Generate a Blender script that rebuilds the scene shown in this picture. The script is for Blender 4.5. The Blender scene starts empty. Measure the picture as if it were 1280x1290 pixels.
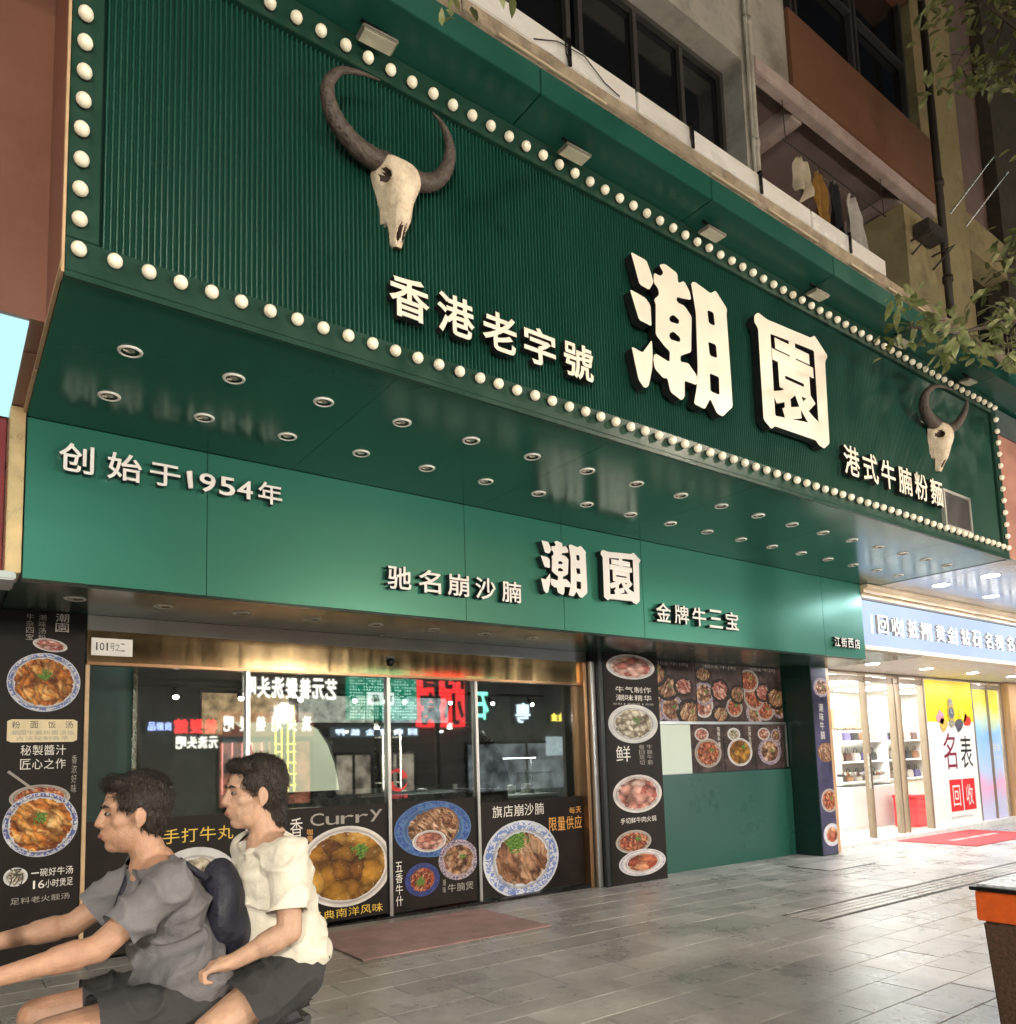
import bpy, bmesh, math, random
from mathutils import Vector, Matrix, Euler, noise
random.seed(11)
S = bpy.context.scene
COL = S.collection
R = math.radians

# ------------------------------------------------------------------ camera, world, sun, exposure
cd = bpy.data.cameras.new('camera'); cam = bpy.data.objects.new('camera', cd); COL.objects.link(cam)
cd.sensor_fit = 'HORIZONTAL'; cd.sensor_width = 36.0
cd.lens = 979.1 / 1280 * 36.0
cd.shift_y = 209.4 / 1280
cd.clip_start = 0.05; cd.clip_end = 500
_f = Vector((0.59278881, 0.79866654, 0.10360106)); _r = Vector((0.80452161, -0.59311411, -0.03099403)); _u = Vector((-0.03669335, -0.1017222, 0.9941359))
cam.matrix_world = Matrix(((_r.x, _u.x, -_f.x, 0), (_r.y, _u.y, -_f.y, 0), (_r.z, _u.z, -_f.z, 1.6), (0, 0, 0, 1)))
S.camera = cam

w = bpy.data.worlds.new('World'); S.world = w; w.use_nodes = True
nt = w.node_tree; bg = nt.nodes['Background']
sky = nt.nodes.new('ShaderNodeTexSky'); sky.sky_type = 'NISHITA'; sky.sun_disc = False
sky.sun_elevation = R(-3.5); sky.sun_rotation = R(150)
nt.links.new(sky.outputs[0], bg.inputs[0]); bg.inputs[1].default_value = 0.15

sl = bpy.data.lights.new('sun', 'SUN'); sl.energy = 0.05; sl.angle = R(10); sl.color = (1, .85, .7)
so = bpy.data.objects.new('sun', sl); COL.objects.link(so); so.rotation_euler = (R(50), 0, R(20))

S.view_settings.view_transform = 'Standard'; S.view_settings.look = 'None'
S.view_settings.exposure = 0.35; S.view_settings.gamma = 1.0
S.render.engine = 'CYCLES'; S.cycles.use_denoising = True
S.cycles.max_bounces = 6; S.cycles.diffuse_bounces = 3; S.cycles.glossy_bounces = 4; S.cycles.use_adaptive_sampling = False; S.cycles.transparent_max_bounces = 12
S.cycles.sample_clamp_indirect = 4.0; S.cycles.caustics_reflective = False; S.cycles.caustics_refractive = False

# ------------------------------------------------------------------ objects
W = {}
def link(o, parent=None):
    COL.objects.link(o)
    W[o] = o.matrix_basis.copy()
    if parent is not None:
        o.parent = parent; o.matrix_parent_inverse = W[parent].inverted()
    return o
def tag(o, label, cat=None, group=None, kind=None):
    if label: o['label'] = label
    if cat: o['category'] = cat
    if group: o['group'] = group
    if kind: o['kind'] = kind
    return o
def thing(name, label, cat, loc=(0, 0, 0), group=None):
    o = bpy.data.objects.new(name, None); o.empty_display_size = .1; o.location = loc
    link(o); return tag(o, label, cat, group)
def inst(name, me, parent=None, loc=(0, 0, 0), rot=(0, 0, 0), sc=(1, 1, 1)):
    o = bpy.data.objects.new(name, me); o.location = loc; o.rotation_euler = rot; o.scale = sc
    W_ = Matrix.LocRotScale(Vector(loc), Euler(rot), Vector(sc)); link(o, None); W[o] = W_
    if parent is not None:
        o.parent = parent; o.matrix_parent_inverse = W[parent].inverted()
    return o
def gz(x): return -.0087 * x          # the pavement falls gently to the right
ORD = ['first', 'second', 'third', 'fourth', 'fifth', 'sixth', 'seventh', 'eighth', 'ninth', 'tenth', 'eleventh', 'twelfth', 'thirteenth', 'fourteenth', 'fifteenth', 'sixteenth', 'seventeenth', 'eighteenth']

class MB:
    def __init__(s): s.v = []; s.f = []; s.m = []
    def add(s, v, f, mi=0):
        b = len(s.v); s.v += [tuple(p) for p in v]; s.f += [tuple(i + b for i in q) for q in f]; s.m += [mi] * len(f); return s
    def box(s, x0, y0, z0, x1, y1, z1, mi=0):
        v = [(x, y, z) for z in (z0, z1) for y in (y0, y1) for x in (x0, x1)]
        return s.add(v, [(0, 2, 3, 1), (4, 5, 7, 6), (0, 1, 5, 4), (2, 6, 7, 3), (0, 4, 6, 2), (1, 3, 7, 5)], mi)
    def quad(s, a, b, c, d, mi=0): return s.add([a, b, c, d], [(0, 1, 2, 3)], mi)
    def prism(s, poly, y0, y1, mi=0, ms=None, ax='y'):
        """polygon in xz (or xy / yz) swept along the remaining axis; front face at y0"""
        n = len(poly)
        if ax == 'y': P = lambda p, d: (p[0], d, p[1])
        elif ax == 'z': P = lambda p, d: (p[0], p[1], d)
        else: P = lambda p, d: (d, p[0], p[1])
        b = len(s.v); s.v += [P(p, y0) for p in poly] + [P(p, y1) for p in poly]
        s.f.append(tuple(range(b, b + n))); s.m.append(mi)
        s.f.append(tuple(range(b + 2 * n - 1, b + n - 1, -1))); s.m.append(mi if ms is None else ms)
        for i in range(n):
            j = (i + 1) % n; s.f.append((b + i, b + j, b + n + j, b + n + i)); s.m.append(mi if ms is None else ms)
        return s
    def tube(s, pts, r, n=10, mi=0, cap=True):
        pts = [Vector(p) for p in pts]; rr = r if isinstance(r, (list, tuple)) else [r] * len(pts)
        b = len(s.v); up = None
        for i, p in enumerate(pts):
            t = (pts[min(i + 1, len(pts) - 1)] - pts[max(i - 1, 0)]).normalized()
            if up is None:
                up = t.orthogonal().normalized()
            up = (up - t * up.dot(t)); up = up.normalized() if up.length > 1e-6 else t.orthogonal().normalized()
            sd = t.cross(up)
            for k in range(n):
                a = 2 * math.pi * k / n; s.v.append(tuple(p + (up * math.cos(a) + sd * math.sin(a)) * rr[i]))
        for i in range(len(pts) - 1):
            for k in range(n):
                a = b + i * n + k; c = b + i * n + (k + 1) % n
                s.f.append((a, c, c + n, a + n)); s.m.append(mi)
        if cap:
            s.f.append(tuple(range(b + n - 1, b - 1, -1))); s.m.append(mi)
            e = b + (len(pts) - 1) * n; s.f.append(tuple(range(e, e + n))); s.m.append(mi)
        return s
    def sphere(s, c, r, nu=12, nv=8, mi=0):
        r = r if isinstance(r, (list, tuple)) else (r, r, r); b = len(s.v)
        s.v.append((c[0], c[1], c[2] + r[2]))
        for i in range(1, nv):
            t = math.pi * i / nv
            for k in range(nu):
                a = 2 * math.pi * k / nu
                s.v.append((c[0] + r[0] * math.sin(t) * math.cos(a), c[1] + r[1] * math.sin(t) * math.sin(a), c[2] + r[2] * math.cos(t)))
        s.v.append((c[0], c[1], c[2] - r[2])); e = len(s.v) - 1
        for k in range(nu):
            q = (k + 1) % nu
            s.f.append((b, b + 1 + k, b + 1 + q)); s.m.append(mi)
            for i in range(nv - 2):
                a0 = b + 1 + i * nu
                s.f.append((a0 + k, a0 + nu + k, a0 + nu + q, a0 + q)); s.m.append(mi)
            a0 = b + 1 + (nv - 2) * nu
            s.f.append((a0 + k, e, a0 + q)); s.m.append(mi)
        return s
    def lathe(s, prof, c=(0, 0, 0), n=16, ax='z', mi=0):
        """prof: list of (radius, height)"""
        b = len(s.v)
        for (r, h) in prof:
            for k in range(n):
                a = 2 * math.pi * k / n; x, y = r * math.cos(a), r * math.sin(a)
                s.v.append((c[0] + x, c[1] + y, c[2] + h) if ax == 'z' else ((c[0] + x, c[1] + h, c[2] + y) if ax == 'y' else (c[0] + h, c[1] + x, c[2] + y)))
        for i in range(len(prof) - 1):
            for k in range(n):
                a = b + i * n + k; q = b + i * n + (k + 1) % n
                s.f.append((a, q, q + n, a + n)); s.m.append(mi)
        return s
    def mesh(s, name, mats, bev=0, smooth=False, fix=True):
        me = bpy.data.meshes.new(name); me.from_pydata(s.v, [], s.f)
        for m in (mats if isinstance(mats, (list, tuple)) else [mats]): me.materials.append(m)
        me.polygons.foreach_set('material_index', s.m)
        if fix or bev:
            bm = bmesh.new(); bm.from_mesh(me)
            if fix: bmesh.ops.recalc_face_normals(bm, faces=bm.faces)
            if bev: bmesh.ops.bevel(bm, geom=list(bm.edges), offset=bev, segments=2, affect='EDGES', clamp_overlap=True)
            bm.to_mesh(me); bm.free()
        if smooth: me.polygons.foreach_set('use_smooth', [True] * len(me.polygons))
        return me
    def build(s, name, mats, parent=None, bev=0, smooth=False):
        return inst(name, s.mesh(name, mats, bev, smooth), parent)

# ------------------------------------------------------------------ materials
class NT:
    def __init__(s, name):
        s.mat = bpy.data.materials.new(name); s.mat.use_nodes = True; s.t = s.mat.node_tree; s.t.nodes.clear()
        s.out = s.t.nodes.new('ShaderNodeOutputMaterial')
    def n(s, typ, props=None, **kw):
        nd = s.t.nodes.new('ShaderNode' + typ)
        for k, v in (props or {}).items(): setattr(nd, k, v)
        for k, v in kw.items():
            i = int(k[1:]) if k[0] == 'i' and k[1:].isdigit() else k.replace('_', ' ')
            sk = nd.inputs[i]
            if hasattr(v, 'is_output'): s.t.links.new(v, sk)
            else: sk.default_value = v
        return nd
    def math(s, op, a, b=0.0, clamp=False): return s.n('Math', dict(operation=op, use_clamp=clamp), i0=a, i1=b).outputs[0]
    def mix(s, f, a, b, blend='MIX'): return s.n('MixRGB', dict(blend_type=blend), Fac=f, Color1=a, Color2=b).outputs[0]
    def ramp(s, f, stops):
        nd = s.n('ValToRGB', Fac=f); cr = nd.color_ramp
        while len(cr.elements) < len(stops): cr.elements.new(.5)
        for e, (p, c) in zip(cr.elements, stops): e.position = p; e.color = c4(c)
        return nd.outputs[0]
    def done(s, shader): s.t.links.new(shader, s.out.inputs[0]); return s.mat
def c4(c): return tuple(c) + (1,) if len(c) == 3 else tuple(c)

def M(name, col, rough=.5, metal=0.0, var=.15, scale=6.0, bump=0.0, stretch=(1, 1, 1), rvar=.08, spec=.5, dirt=None, dscale=2.0, rand=0.0, bscale=None, coat=0.0):
    t = NT(name); tc = t.n('TexCoord').outputs['Object']
    mp = t.n('Mapping', Vector=tc, Scale=stretch).outputs[0]
    nz = t.n('TexNoise', Vector=mp, Scale=scale, Detail=6.0, Roughness=.6).outputs[0]
    lo = tuple(c * (1 - var) for c in col); hi = tuple(min(1, c * (1 + var)) for c in col)
    c = t.ramp(nz, [(.3, lo), (.7, hi)])
    if rand:
        rn = t.n('ObjectInfo').outputs['Random']
        v = t.math('MULTIPLY_ADD', rn, rand); v.node.inputs[2].default_value = 1 - rand / 2
        c = t.n('HueSaturation', Color=c, Value=v).outputs[0]
    if dirt:
        d2 = t.n('TexNoise', Vector=mp, Scale=dscale, Detail=8.0, Roughness=.7).outputs[0]
        f = t.ramp(d2, [(.48, (0, 0, 0)), (.72, (1, 1, 1))])
        c = t.mix(f, c, c4(dirt))
    rv = t.n('MapRange', i0=nz, i1=.3, i2=.7, i3=max(.02, rough - rvar), i4=min(1, rough + rvar)).outputs[0]
    b = t.n('BsdfPrincipled', Base_Color=c, Roughness=rv, Metallic=metal, Specular_IOR_Level=spec, Coat_Weight=coat)
    if bump:
        bn = t.n('TexNoise', Vector=mp, Scale=bscale or scale * 4, Detail=5.0).outputs[0]
        t.t.links.new(t.n('Bump', Height=bn, Strength=bump, Distance=.02).outputs[0], b.inputs['Normal'])
    return t.done(b.outputs[0])
def EM(name, col, st, var=0.0, scale=3.0):
    t = NT(name); tc = t.n('TexCoord').outputs['Object']
    nz = t.n('TexNoise', Vector=tc, Scale=scale, Detail=3.0).outputs[0]
    c = t.ramp(nz, [(.3, tuple(x * (1 - var) for x in col)), (.7, col)])
    e = t.n('Emission', Color=c, Strength=st).outputs[0]
    return t.done(e)
def GLASS(name, r0=.05, tint=(.9, .95, .93)):
    """thin pane: clear, with a mirror share that grows towards grazing angles"""
    t = NT(name); geo = t.n('NewGeometry')
    c = t.math('ABSOLUTE', t.n('VectorMath', dict(operation='DOT_PRODUCT'), i0=geo.outputs['Incoming'], i1=geo.outputs['Normal']).outputs['Value'])
    f = t.math('MULTIPLY_ADD', t.math('POWER', t.math('SUBTRACT', 1.0, c), 5.0), 1 - r0); f.node.inputs[2].default_value = r0
    nz = t.n('TexNoise', Vector=t.n('TexCoord').outputs['Object'], Scale=1.2, Detail=1.0).outputs[0]
    bp = t.n('Bump', Height=nz, Strength=.02, Distance=.02).outputs[0]
    a = t.n('BsdfTransparent', Color=c4(tint)).outputs[0]; g = t.n('BsdfGlossy', Color=(1, 1, 1, 1), Roughness=.02, Normal=bp).outputs[0]
    return t.done(t.n('MixShader', i0=f, i1=a, i2=g).outputs[0])

def dish_mat(name, plate, rim, food, rf=.72, r1=.80, r2=.97, pat=True, slices=0.0, ang=.3, fs=4.0, green=(.22, .25, .16), edge=.14):
    """a printed picture of a bowl of food: plate, patterned rim, pieces of food, garnish. Unit disc in object xz."""
    t = NT(name); tc = t.n('TexCoord').outputs['Object']
    sp = t.n('SeparateXYZ', Vector=tc); x, z = sp.outputs[0], sp.outputs[2]
    r = t.math('SQRT', t.math('ADD', t.math('MULTIPLY', x, x), t.math('MULTIPLY', z, z)))
    rn = t.n('ObjectInfo').outputs['Random']
    off = t.n('CombineXYZ', X=t.math('MULTIPLY', rn, 40), Y=0.0, Z=t.math('MULTIPLY', rn, 17)).outputs[0]
    v = t.n('VectorMath', dict(operation='ADD'), i0=tc, i1=off).outputs[0]
    n1 = t.n('TexNoise', Vector=v, Scale=5.0, Detail=7.0, Roughness=.7, Distortion=.5).outputs[0]
    wob = t.n('TexNoise', Vector=v, Scale=2.5, Detail=3.0)
    w1 = t.n('VectorMath', dict(operation='MULTIPLY_ADD'), i0=wob.outputs['Color'], i1=(.5, .5, .5), i2=v).outputs[0]
    st = (1 + slices, 1, 1) if slices else (1, 1, 1)
    mp = t.n('Mapping', Vector=t.n('Mapping', Vector=w1, Rotation=(0, ang, 0)).outputs[0], Scale=st).outputs[0]
    vo = t.n('TexVoronoi', dict(feature='F1'), Vector=mp, Scale=fs, Randomness=.9)
    rnd_ = t.n('SeparateColor', Color=vo.outputs['Color']).outputs[0]
    f = t.math('ADD', t.math('MULTIPLY', rnd_, .45), t.math('MULTIPLY', n1, .55))
    fc = t.ramp(f, food)
    fc = t.mix(1.0, fc, t.ramp(t.math('MULTIPLY', vo.outputs['Distance'], 1.0), [(.10, (1.15, 1.12, 1.08)), (.42, (.75, .72, .70)), (.72, (.28, .24, .22))]), 'MULTIPLY')
    hl = t.n('TexNoise', Vector=w1, Scale=13.0, Detail=2.0).outputs[0]
    fc = t.mix(t.ramp(hl, [(.66, (0, 0, 0)), (.78, (.5, .5, .5))]), fc, (.9, .82, .68, 1))
    if green:
        gx, gzz, gr = green
        d = t.math('SQRT', t.math('ADD', t.math('POWER', t.math('SUBTRACT', x, gx), 2.0), t.math('POWER', t.math('SUBTRACT', z, gzz), 2.0)))
        d = t.math('ADD', d, t.math('MULTIPLY', t.math('SUBTRACT', n1, .5), .9))
        gc = t.ramp(t.n('TexNoise', Vector=v, Scale=18.0, Detail=3.0).outputs[0], [(.35, (.02, .07, .01)), (.65, (.16, .32, .05))])
        fc = t.mix(t.math('LESS_THAN', d, gr), fc, gc)
    sh = t.ramp(t.math('MULTIPLY_ADD', z, .35), [(.0, (.62, .62, .64)), (.5, (1, 1, 1))]); sh.node.inputs[0].links[0].from_node.inputs[2].default_value = .4
    pc = t.mix(1.0, c4(plate), t.ramp(t.n('TexNoise', Vector=v, Scale=2.0, Detail=2.0).outputs[0], [(.3, (.72, .72, .74)), (.7, (1.05, 1.05, 1.03))]), 'MULTIPLY')
    if pat:
        v2 = t.n('TexNoise', Vector=v, Scale=9.0, Detail=2.0, Distortion=1.5).outputs[0]
        pf = t.math('MULTIPLY', t.math('GREATER_THAN', v2, .49), t.math('MULTIPLY', t.math('GREATER_THAN', r, r1), t.math('LESS_THAN', r, r2)))
        pc = t.mix(t.math('MULTIPLY', pf, .85), pc, c4(rim))
    lip = t.ramp(t.math('ABSOLUTE', t.math('SUBTRACT', r, rf + .06)), [(.0, (.55, .52, .50)), (.05, (1, 1, 1))]); pc = t.mix(1.0, pc, lip, 'MULTIPLY')
    rr = t.math('ADD', r, t.math('MULTIPLY', t.math('SUBTRACT', n1, .5), edge * 2))
    c = t.mix(t.math('LESS_THAN', rr, rf), pc, fc)
    b = t.n('BsdfPrincipled', Base_Color=c, Roughness=.45, Specular_IOR_Level=.25)
    return t.done(b.outputs[0])

# ------------------------------------------------------------------ lettering
_gl = {}
_tmp = bpy.data.scenes.new('workbench')          # shapes are evaluated here, away from the growing scene
def evaluated_mesh(o):
    _tmp.collection.objects.link(o); vl = _tmp.view_layers[0]; vl.update(); dg = vl.depsgraph; dg.update()
    me = bpy.data.meshes.new_from_object(o.evaluated_get(dg)); bpy.data.objects.remove(o); return me
def glyph(ch, off=0.0, ext=True):
    k = (ch, off, ext)
    if k in _gl: return _gl[k]
    c = bpy.data.curves.new('g', 'FONT'); c.body = ch; c.resolution_u = 3; c.extrude = .5 if ext else 0.0; c.bevel_depth = off if ext else 0.0; c.bevel_resolution = 0
    me = evaluated_mesh(bpy.data.objects.new('g', c))
    v = [p.co.copy() for p in me.vertices]; f = [tuple(p.vertices) for p in me.polygons]
    x0 = min(p.x for p in v); x1 = max(p.x for p in v); y0 = min(p.y for p in v); y1 = max(p.y for p in v)
    _gl[k] = ([((p.x - x0) / max(1e-6, x1 - x0), (p.y - y0) / max(1e-6, y1 - y0), p.z) for p in v], f, (x1 - x0, y1 - y0, y0))
    bpy.data.curves.remove(c); bpy.data.meshes.remove(me)
    return _gl[k]
def two_sided(me, front_sign=-1, lim=.5):
    """material 0 on the faces that look along -y (front), 1 on the returns"""
    me.polygons.foreach_set('material_index', [0 if p.normal.y * front_sign > lim else 1 for p in me.polygons])
def character(ch, x0, x1, z0, z1, yf, depth, mats, parent, off=.012, flip=False, name='character'):
    v, f, _ = glyph(ch, off)
    s = 1 if not flip else -1
    vv = [((x0 + u * (x1 - x0)) if not flip else (x1 - u * (x1 - x0)), yf + s * depth * (.5 - d), z0 + h * (z1 - z0)) for u, h, d in v]
    me = bpy.data.meshes.new(name); me.from_pydata(vv, [], f)
    bm = bmesh.new(); bm.from_mesh(me); bmesh.ops.remove_doubles(bm, verts=bm.verts, dist=1e-5); bmesh.ops.recalc_face_normals(bm, faces=bm.faces); bm.to_mesh(me); bm.free()
    for m in mats: me.materials.append(m)
    two_sided(me, -1 if not flip else 1)
    return inst(name, me, parent)
def text_line(name, s, x0, x1, z0, z1, y, mat, parent, vertical=False, off=.01, gap=.12, flip=False, depth=0.0):
    """a flat printed line of lettering, one mesh"""
    n = len(s); V = []; F = []
    for i, ch in enumerate(s):
        if ch == ' ': continue
        v, f, (gw, gh, gy) = glyph(ch, off, False)
        if vertical:
            ch_ = (z1 - z0) / n; a0, a1 = x0, x1; b1 = z1 - i * ch_; b0 = b1 - ch_ * (1 - gap)
        else:
            cw = (x1 - x0) / n; a0 = x0 + i * cw + cw * gap / 2; a1 = x0 + (i + 1) * cw - cw * gap / 2; b0, b1 = z0, z1
            if ch in 'acemnorsuvwxz': b1 = z0 + (z1 - z0) * .7
            if ch in '一': b0, b1 = z0 + (z1 - z0) * .42, z0 + (z1 - z0) * .56
            if ch in '|·:1Ii': m_ = (a0 + a1) / 2; d_ = (a1 - a0) * .16; a0, a1 = m_ - d_, m_ + d_
        b = len(V)
        V += [((a0 + u * (a1 - a0)) if not flip else (x0 + x1 - (a0 + u * (a1 - a0))), y, b0 + h * (b1 - b0)) for u, h, d in v]
        F += [tuple(q + b for q in p) for p in f]
    me = bpy.data.meshes.new(name); me.from_pydata(V, [], F); me.materials.append(mat)
    return inst(name, me, parent)
# ------------------------------------------------------------------ palette
m_green = M('green_ribbed_metal', (.009, .068, .047), .38, var=.10, scale=3, stretch=(1, 1, .3))
m_border = M('dark_green_border', (.011, .045, .030), .35, var=.15, scale=4)
m_fascia = M('green_aluminium_panel', (.032, .178, .128), .30, metal=.40, var=.015, scale=.6, rvar=.0)
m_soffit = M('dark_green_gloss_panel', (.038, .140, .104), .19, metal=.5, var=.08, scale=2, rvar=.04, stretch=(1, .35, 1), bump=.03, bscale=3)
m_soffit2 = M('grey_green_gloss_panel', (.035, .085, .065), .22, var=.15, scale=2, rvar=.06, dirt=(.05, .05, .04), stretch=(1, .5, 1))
m_cream = M('cream_acrylic', (.82, .74, .62), .40, var=.05, scale=5)
m_white = M('white_acrylic', (.80, .77, .74), .35, var=.05, scale=5)
m_black = M('black_plastic', (.012, .012, .013), .4, var=.2)
m_blackmetal = M('black_metal', (.015, .015, .016), .3, metal=.6, var=.2)
m_chrome = M('brushed_trim', (.72, .70, .66), .25, metal=1.0, var=.1, scale=20)
m_bulb = None
m_gold = M('wavy_gold_metal', (.82, .58, .31), .12, metal=1.0, var=.10, scale=5, stretch=(1, 1, .15), rvar=.04, bump=.10, bscale=5)
m_bronze = M('bronze_frame', (.34, .20, .11), .30, metal=.85, var=.08, scale=3, rvar=.02)
m_steel = M('grey_steel', (.42, .43, .43), .32, metal=.9, var=.08, scale=3, rvar=.03)
m_glass = GLASS('tinted_glass', .11, (.78, .84, .81))
m_glass_clear = GLASS('clear_glass', .02, (.95, .97, .96))
m_greenwall = M('dark_green_wall_panel', (.014, .085, .064), .32, var=.05, scale=1)
m_darkgreen = M('blackish_green_panel', (.006, .030, .024), .35, var=.15)
m_brown = M('brown_signboard', (.23, .098, .066), .42, var=.15, scale=1.2, dirt=(.28, .14, .095), dscale=.9)
m_red = M('dark_red_panel', (.26, .018, .02), .45, var=.15)
m_tan = M('tan_trim', (.55, .38, .22), .4, var=.2)
m_print = M('black_brown_print', (.013, .009, .008), .5, var=.4, scale=3, spec=.2)
m_menu = M('mottled_menu_print', (.050, .034, .034), .5, spec=.2, var=.7, scale=3, dirt=(.14, .09, .085), dscale=5)
m_inkw = M('white_ink', (.80, .77, .72), .5, var=.06)
m_inky = M('yellow_ink', (.80, .55, .08), .5, var=.1)
m_inko = M('orange_ink', (.80, .40, .10), .5, var=.1)
m_inkr = M('red_ink', (.65, .02, .025), .5, var=.1)
m_inkk = M('black_ink', (.02, .018, .018), .5, var=.1)
m_inkg = M('grey_ink', (.35, .32, .29), .5, var=.1)
m_concrete = M('stained_concrete', (.30, .24, .17), .85, var=.35, scale=5, bump=.5, dirt=(.09, .055, .035), dscale=3)
m_plaster = M('grey_plaster', (.42, .40, .35), .85, var=.15, scale=2, dirt=(.20, .18, .15), dscale=1.5)
m_browntile = M('brown_painted_wall', (.19, .085, .045), .7, var=.15, scale=2, dirt=(.14, .065, .035))
m_pink = M('mauve_plaster', (.22, .16, .145), .85, var=.15, scale=3)
m_yellowwall = M('yellowed_plaster', (.38, .32, .17), .85, var=.2, scale=2, dirt=(.18, .15, .08), dscale=2)
m_darkglass = M('dark_window_glass', (.008, .009, .010), .08, var=.2, spec=.6)
m_pipe = M('dark_iron_pipe', (.035, .028, .022), .6, var=.3)
m_alu = M('white_painted_trunking', (.72, .70, .66), .30, var=.12, scale=2, stretch=(.5, 1, 1), dirt=(.5, .46, .4))

# ------------------------------------------------------------------ pavement
def slab_material():
    t = NT('granite_paving'); tc = t.n('TexCoord').outputs['Object']
    rn = t.n('ObjectInfo').outputs['Random']; loc = t.n('ObjectInfo').outputs['Location']
    v = t.n('VectorMath', dict(operation='ADD'), i0=tc, i1=loc).outputs[0]
    fine = t.n('TexNoise', Vector=v, Scale=160.0, Detail=3.0, Roughness=.7).outputs[0]
    big = t.n('TexNoise', Vector=v, Scale=1.4, Detail=6.0, Roughness=.6).outputs[0]
    mid = t.n('TexNoise', Vector=v, Scale=9.0, Detail=6.0, Roughness=.7).outputs[0]
    c = t.ramp(fine, [(.25, (.34, .336, .33)), (.55, (.52, .514, .505)), (.8, (.66, .652, .64))])
    c = t.mix(1.0, c, t.ramp(big, [(.3, (.62, .60, .58)), (.7, (1.1, 1.08, 1.05))]), 'MULTIPLY')
    st = t.ramp(mid, [(.48, (1, 1, 1)), (.80, (.72, .70, .68))]); c = t.mix(1.0, c, st, 'MULTIPLY')
    gum = t.n('TexVoronoi', dict(feature='F1'), Vector=v, Scale=2.6, Randomness=1.0)
    gs_ = t.math('MULTIPLY', t.n('SeparateColor', Color=gum.outputs['Color']).outputs[0], .075)
    c = t.mix(t.math('MULTIPLY', t.math('LESS_THAN', gum.outputs['Distance'], t.math('SUBTRACT', gs_, .045)), .40), c, (.05, .048, .045, 1))
    val = t.n('MapRange', i0=rn, i1=0.0, i2=1.0, i3=.80, i4=1.12).outputs[0]
    c = t.n('HueSaturation', Color=c, Value=val).outputs[0]
    rg = t.n('MapRange', i0=t.math('ADD', t.math('MULTIPLY', big, .6), t.math('MULTIPLY', mid, .4)), i1=.3, i2=.7, i3=.21, i4=.40).outputs[0]
    b = t.n('BsdfPrincipled', Base_Color=c, Roughness=rg)
    t.t.links.new(t.n('Bump', Height=t.math('ADD', fine, t.math('MULTIPLY', mid, 2.0)), Strength=.22, Distance=.003).outputs[0], b.inputs['Normal'])
    return t.done(b.outputs[0])
m_slab = slab_material()
m_grout = M('dark_grout', (.045, .042, .038), .8, var=.3, scale=20)
pav = tag(MB().quad((-80, -60, gz(-80) - .012), (120, -60, gz(120) - .012), (120, 8.6, gz(120) - .012), (-80, 8.6, gz(-80) - .012)).build('pavement', m_grout), None, kind='structure')
TH = math.atan(.0087)
PX, PY, G = .670, .345, .006
def slab_mesh(lx, ly, nm): return MB().box(-lx / 2, -ly / 2, -.05, lx / 2, ly / 2, 0).mesh(nm, m_slab, bev=.0025)
me_slab = slab_mesh(PX - G, PY - G, 'paving_slab')
slots = []
rows = [2.725 + PY * k for k in range(-10, 5)] + [4.92 + PY * k for k in range(0, 8)]
for ri, y0 in enumerate(rows):
    ph = 6.12 if round((y0 - 2.725) / PY) % 2 == 0 else 6.12 + PX / 2
    for k in range(-11, 26):
        x = ph + PX * k + PX / 2; slots.append((x, y0 + PY / 2))
def showing(x, y):
    p = Vector((x, y, gz(x) - 1.6)); d = p.dot(_f)
    if d < .6: return 0
    px = 640 + 979 * p.dot(_r) / d; py = 854 - 979 * p.dot(_u) / d
    if px < -40 or px > 1320 or py > 1340: return 0
    return 1 / d
slots.sort(key=lambda q: -showing(*q))
for i, (x, y) in enumerate(slots[:290]):
    inst('paving_slab', me_slab, pav, (x, y, gz(x) + random.uniform(-.0012, .0012)), (random.uniform(-.002, .002), TH + random.uniform(-.0015, .0015), 0))
mb = MB()
for (x, y) in slots[290:]:
    if y > -1.2: mb.box(x - (PX - G) / 2, y - (PY - G) / 2, gz(x) - .05, x + (PX - G) / 2, y + (PY - G) / 2, gz(x))
tag(mb.build('paving', m_slab, pav), None, kind='stuff')
mb = MB().box(-80, -60, -2, 120, -.95, -.9)
road = tag(MB().quad((-80, -60, gz(-80) - .006), (120, -60, gz(120) - .006), (120, -.9, gz(120) - .006), (-80, -.9, gz(-80) - .006)).build('street', M('street_paving', (.10, .10, .098), .5, var=.3, scale=2)), None, kind='structure')
# the ribbed strip for the blind, one tile after another, three raised bars on each
tl = MB().box(-.222, -.222, -.05, .222, .222, 0)
for yy in (-.135, -.045, .045, .135): tl.box(-.218, yy - .034, -.001, .218, yy + .034, .006)
me_t = tl.mesh('tactile_tile', [m_slab, m_grout]); me_t.polygons.foreach_set('material_index', [1 if i == 1 else 0 for i in range(len(me_t.polygons))])
for k in range(0, 36):
    x = 7.2 + k * .45
    inst('tactile_tile', me_t, pav, (x, 4.67, gz(x) + .001), (0, TH, 0))
for k in range(0, 12):
    for y in (4.50, 4.84):
        x = 7.12 - (k + .5) * PX; inst('paving_slab', me_slab, pav, (x, y - .001, gz(x)), (0, TH, 0))

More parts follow.
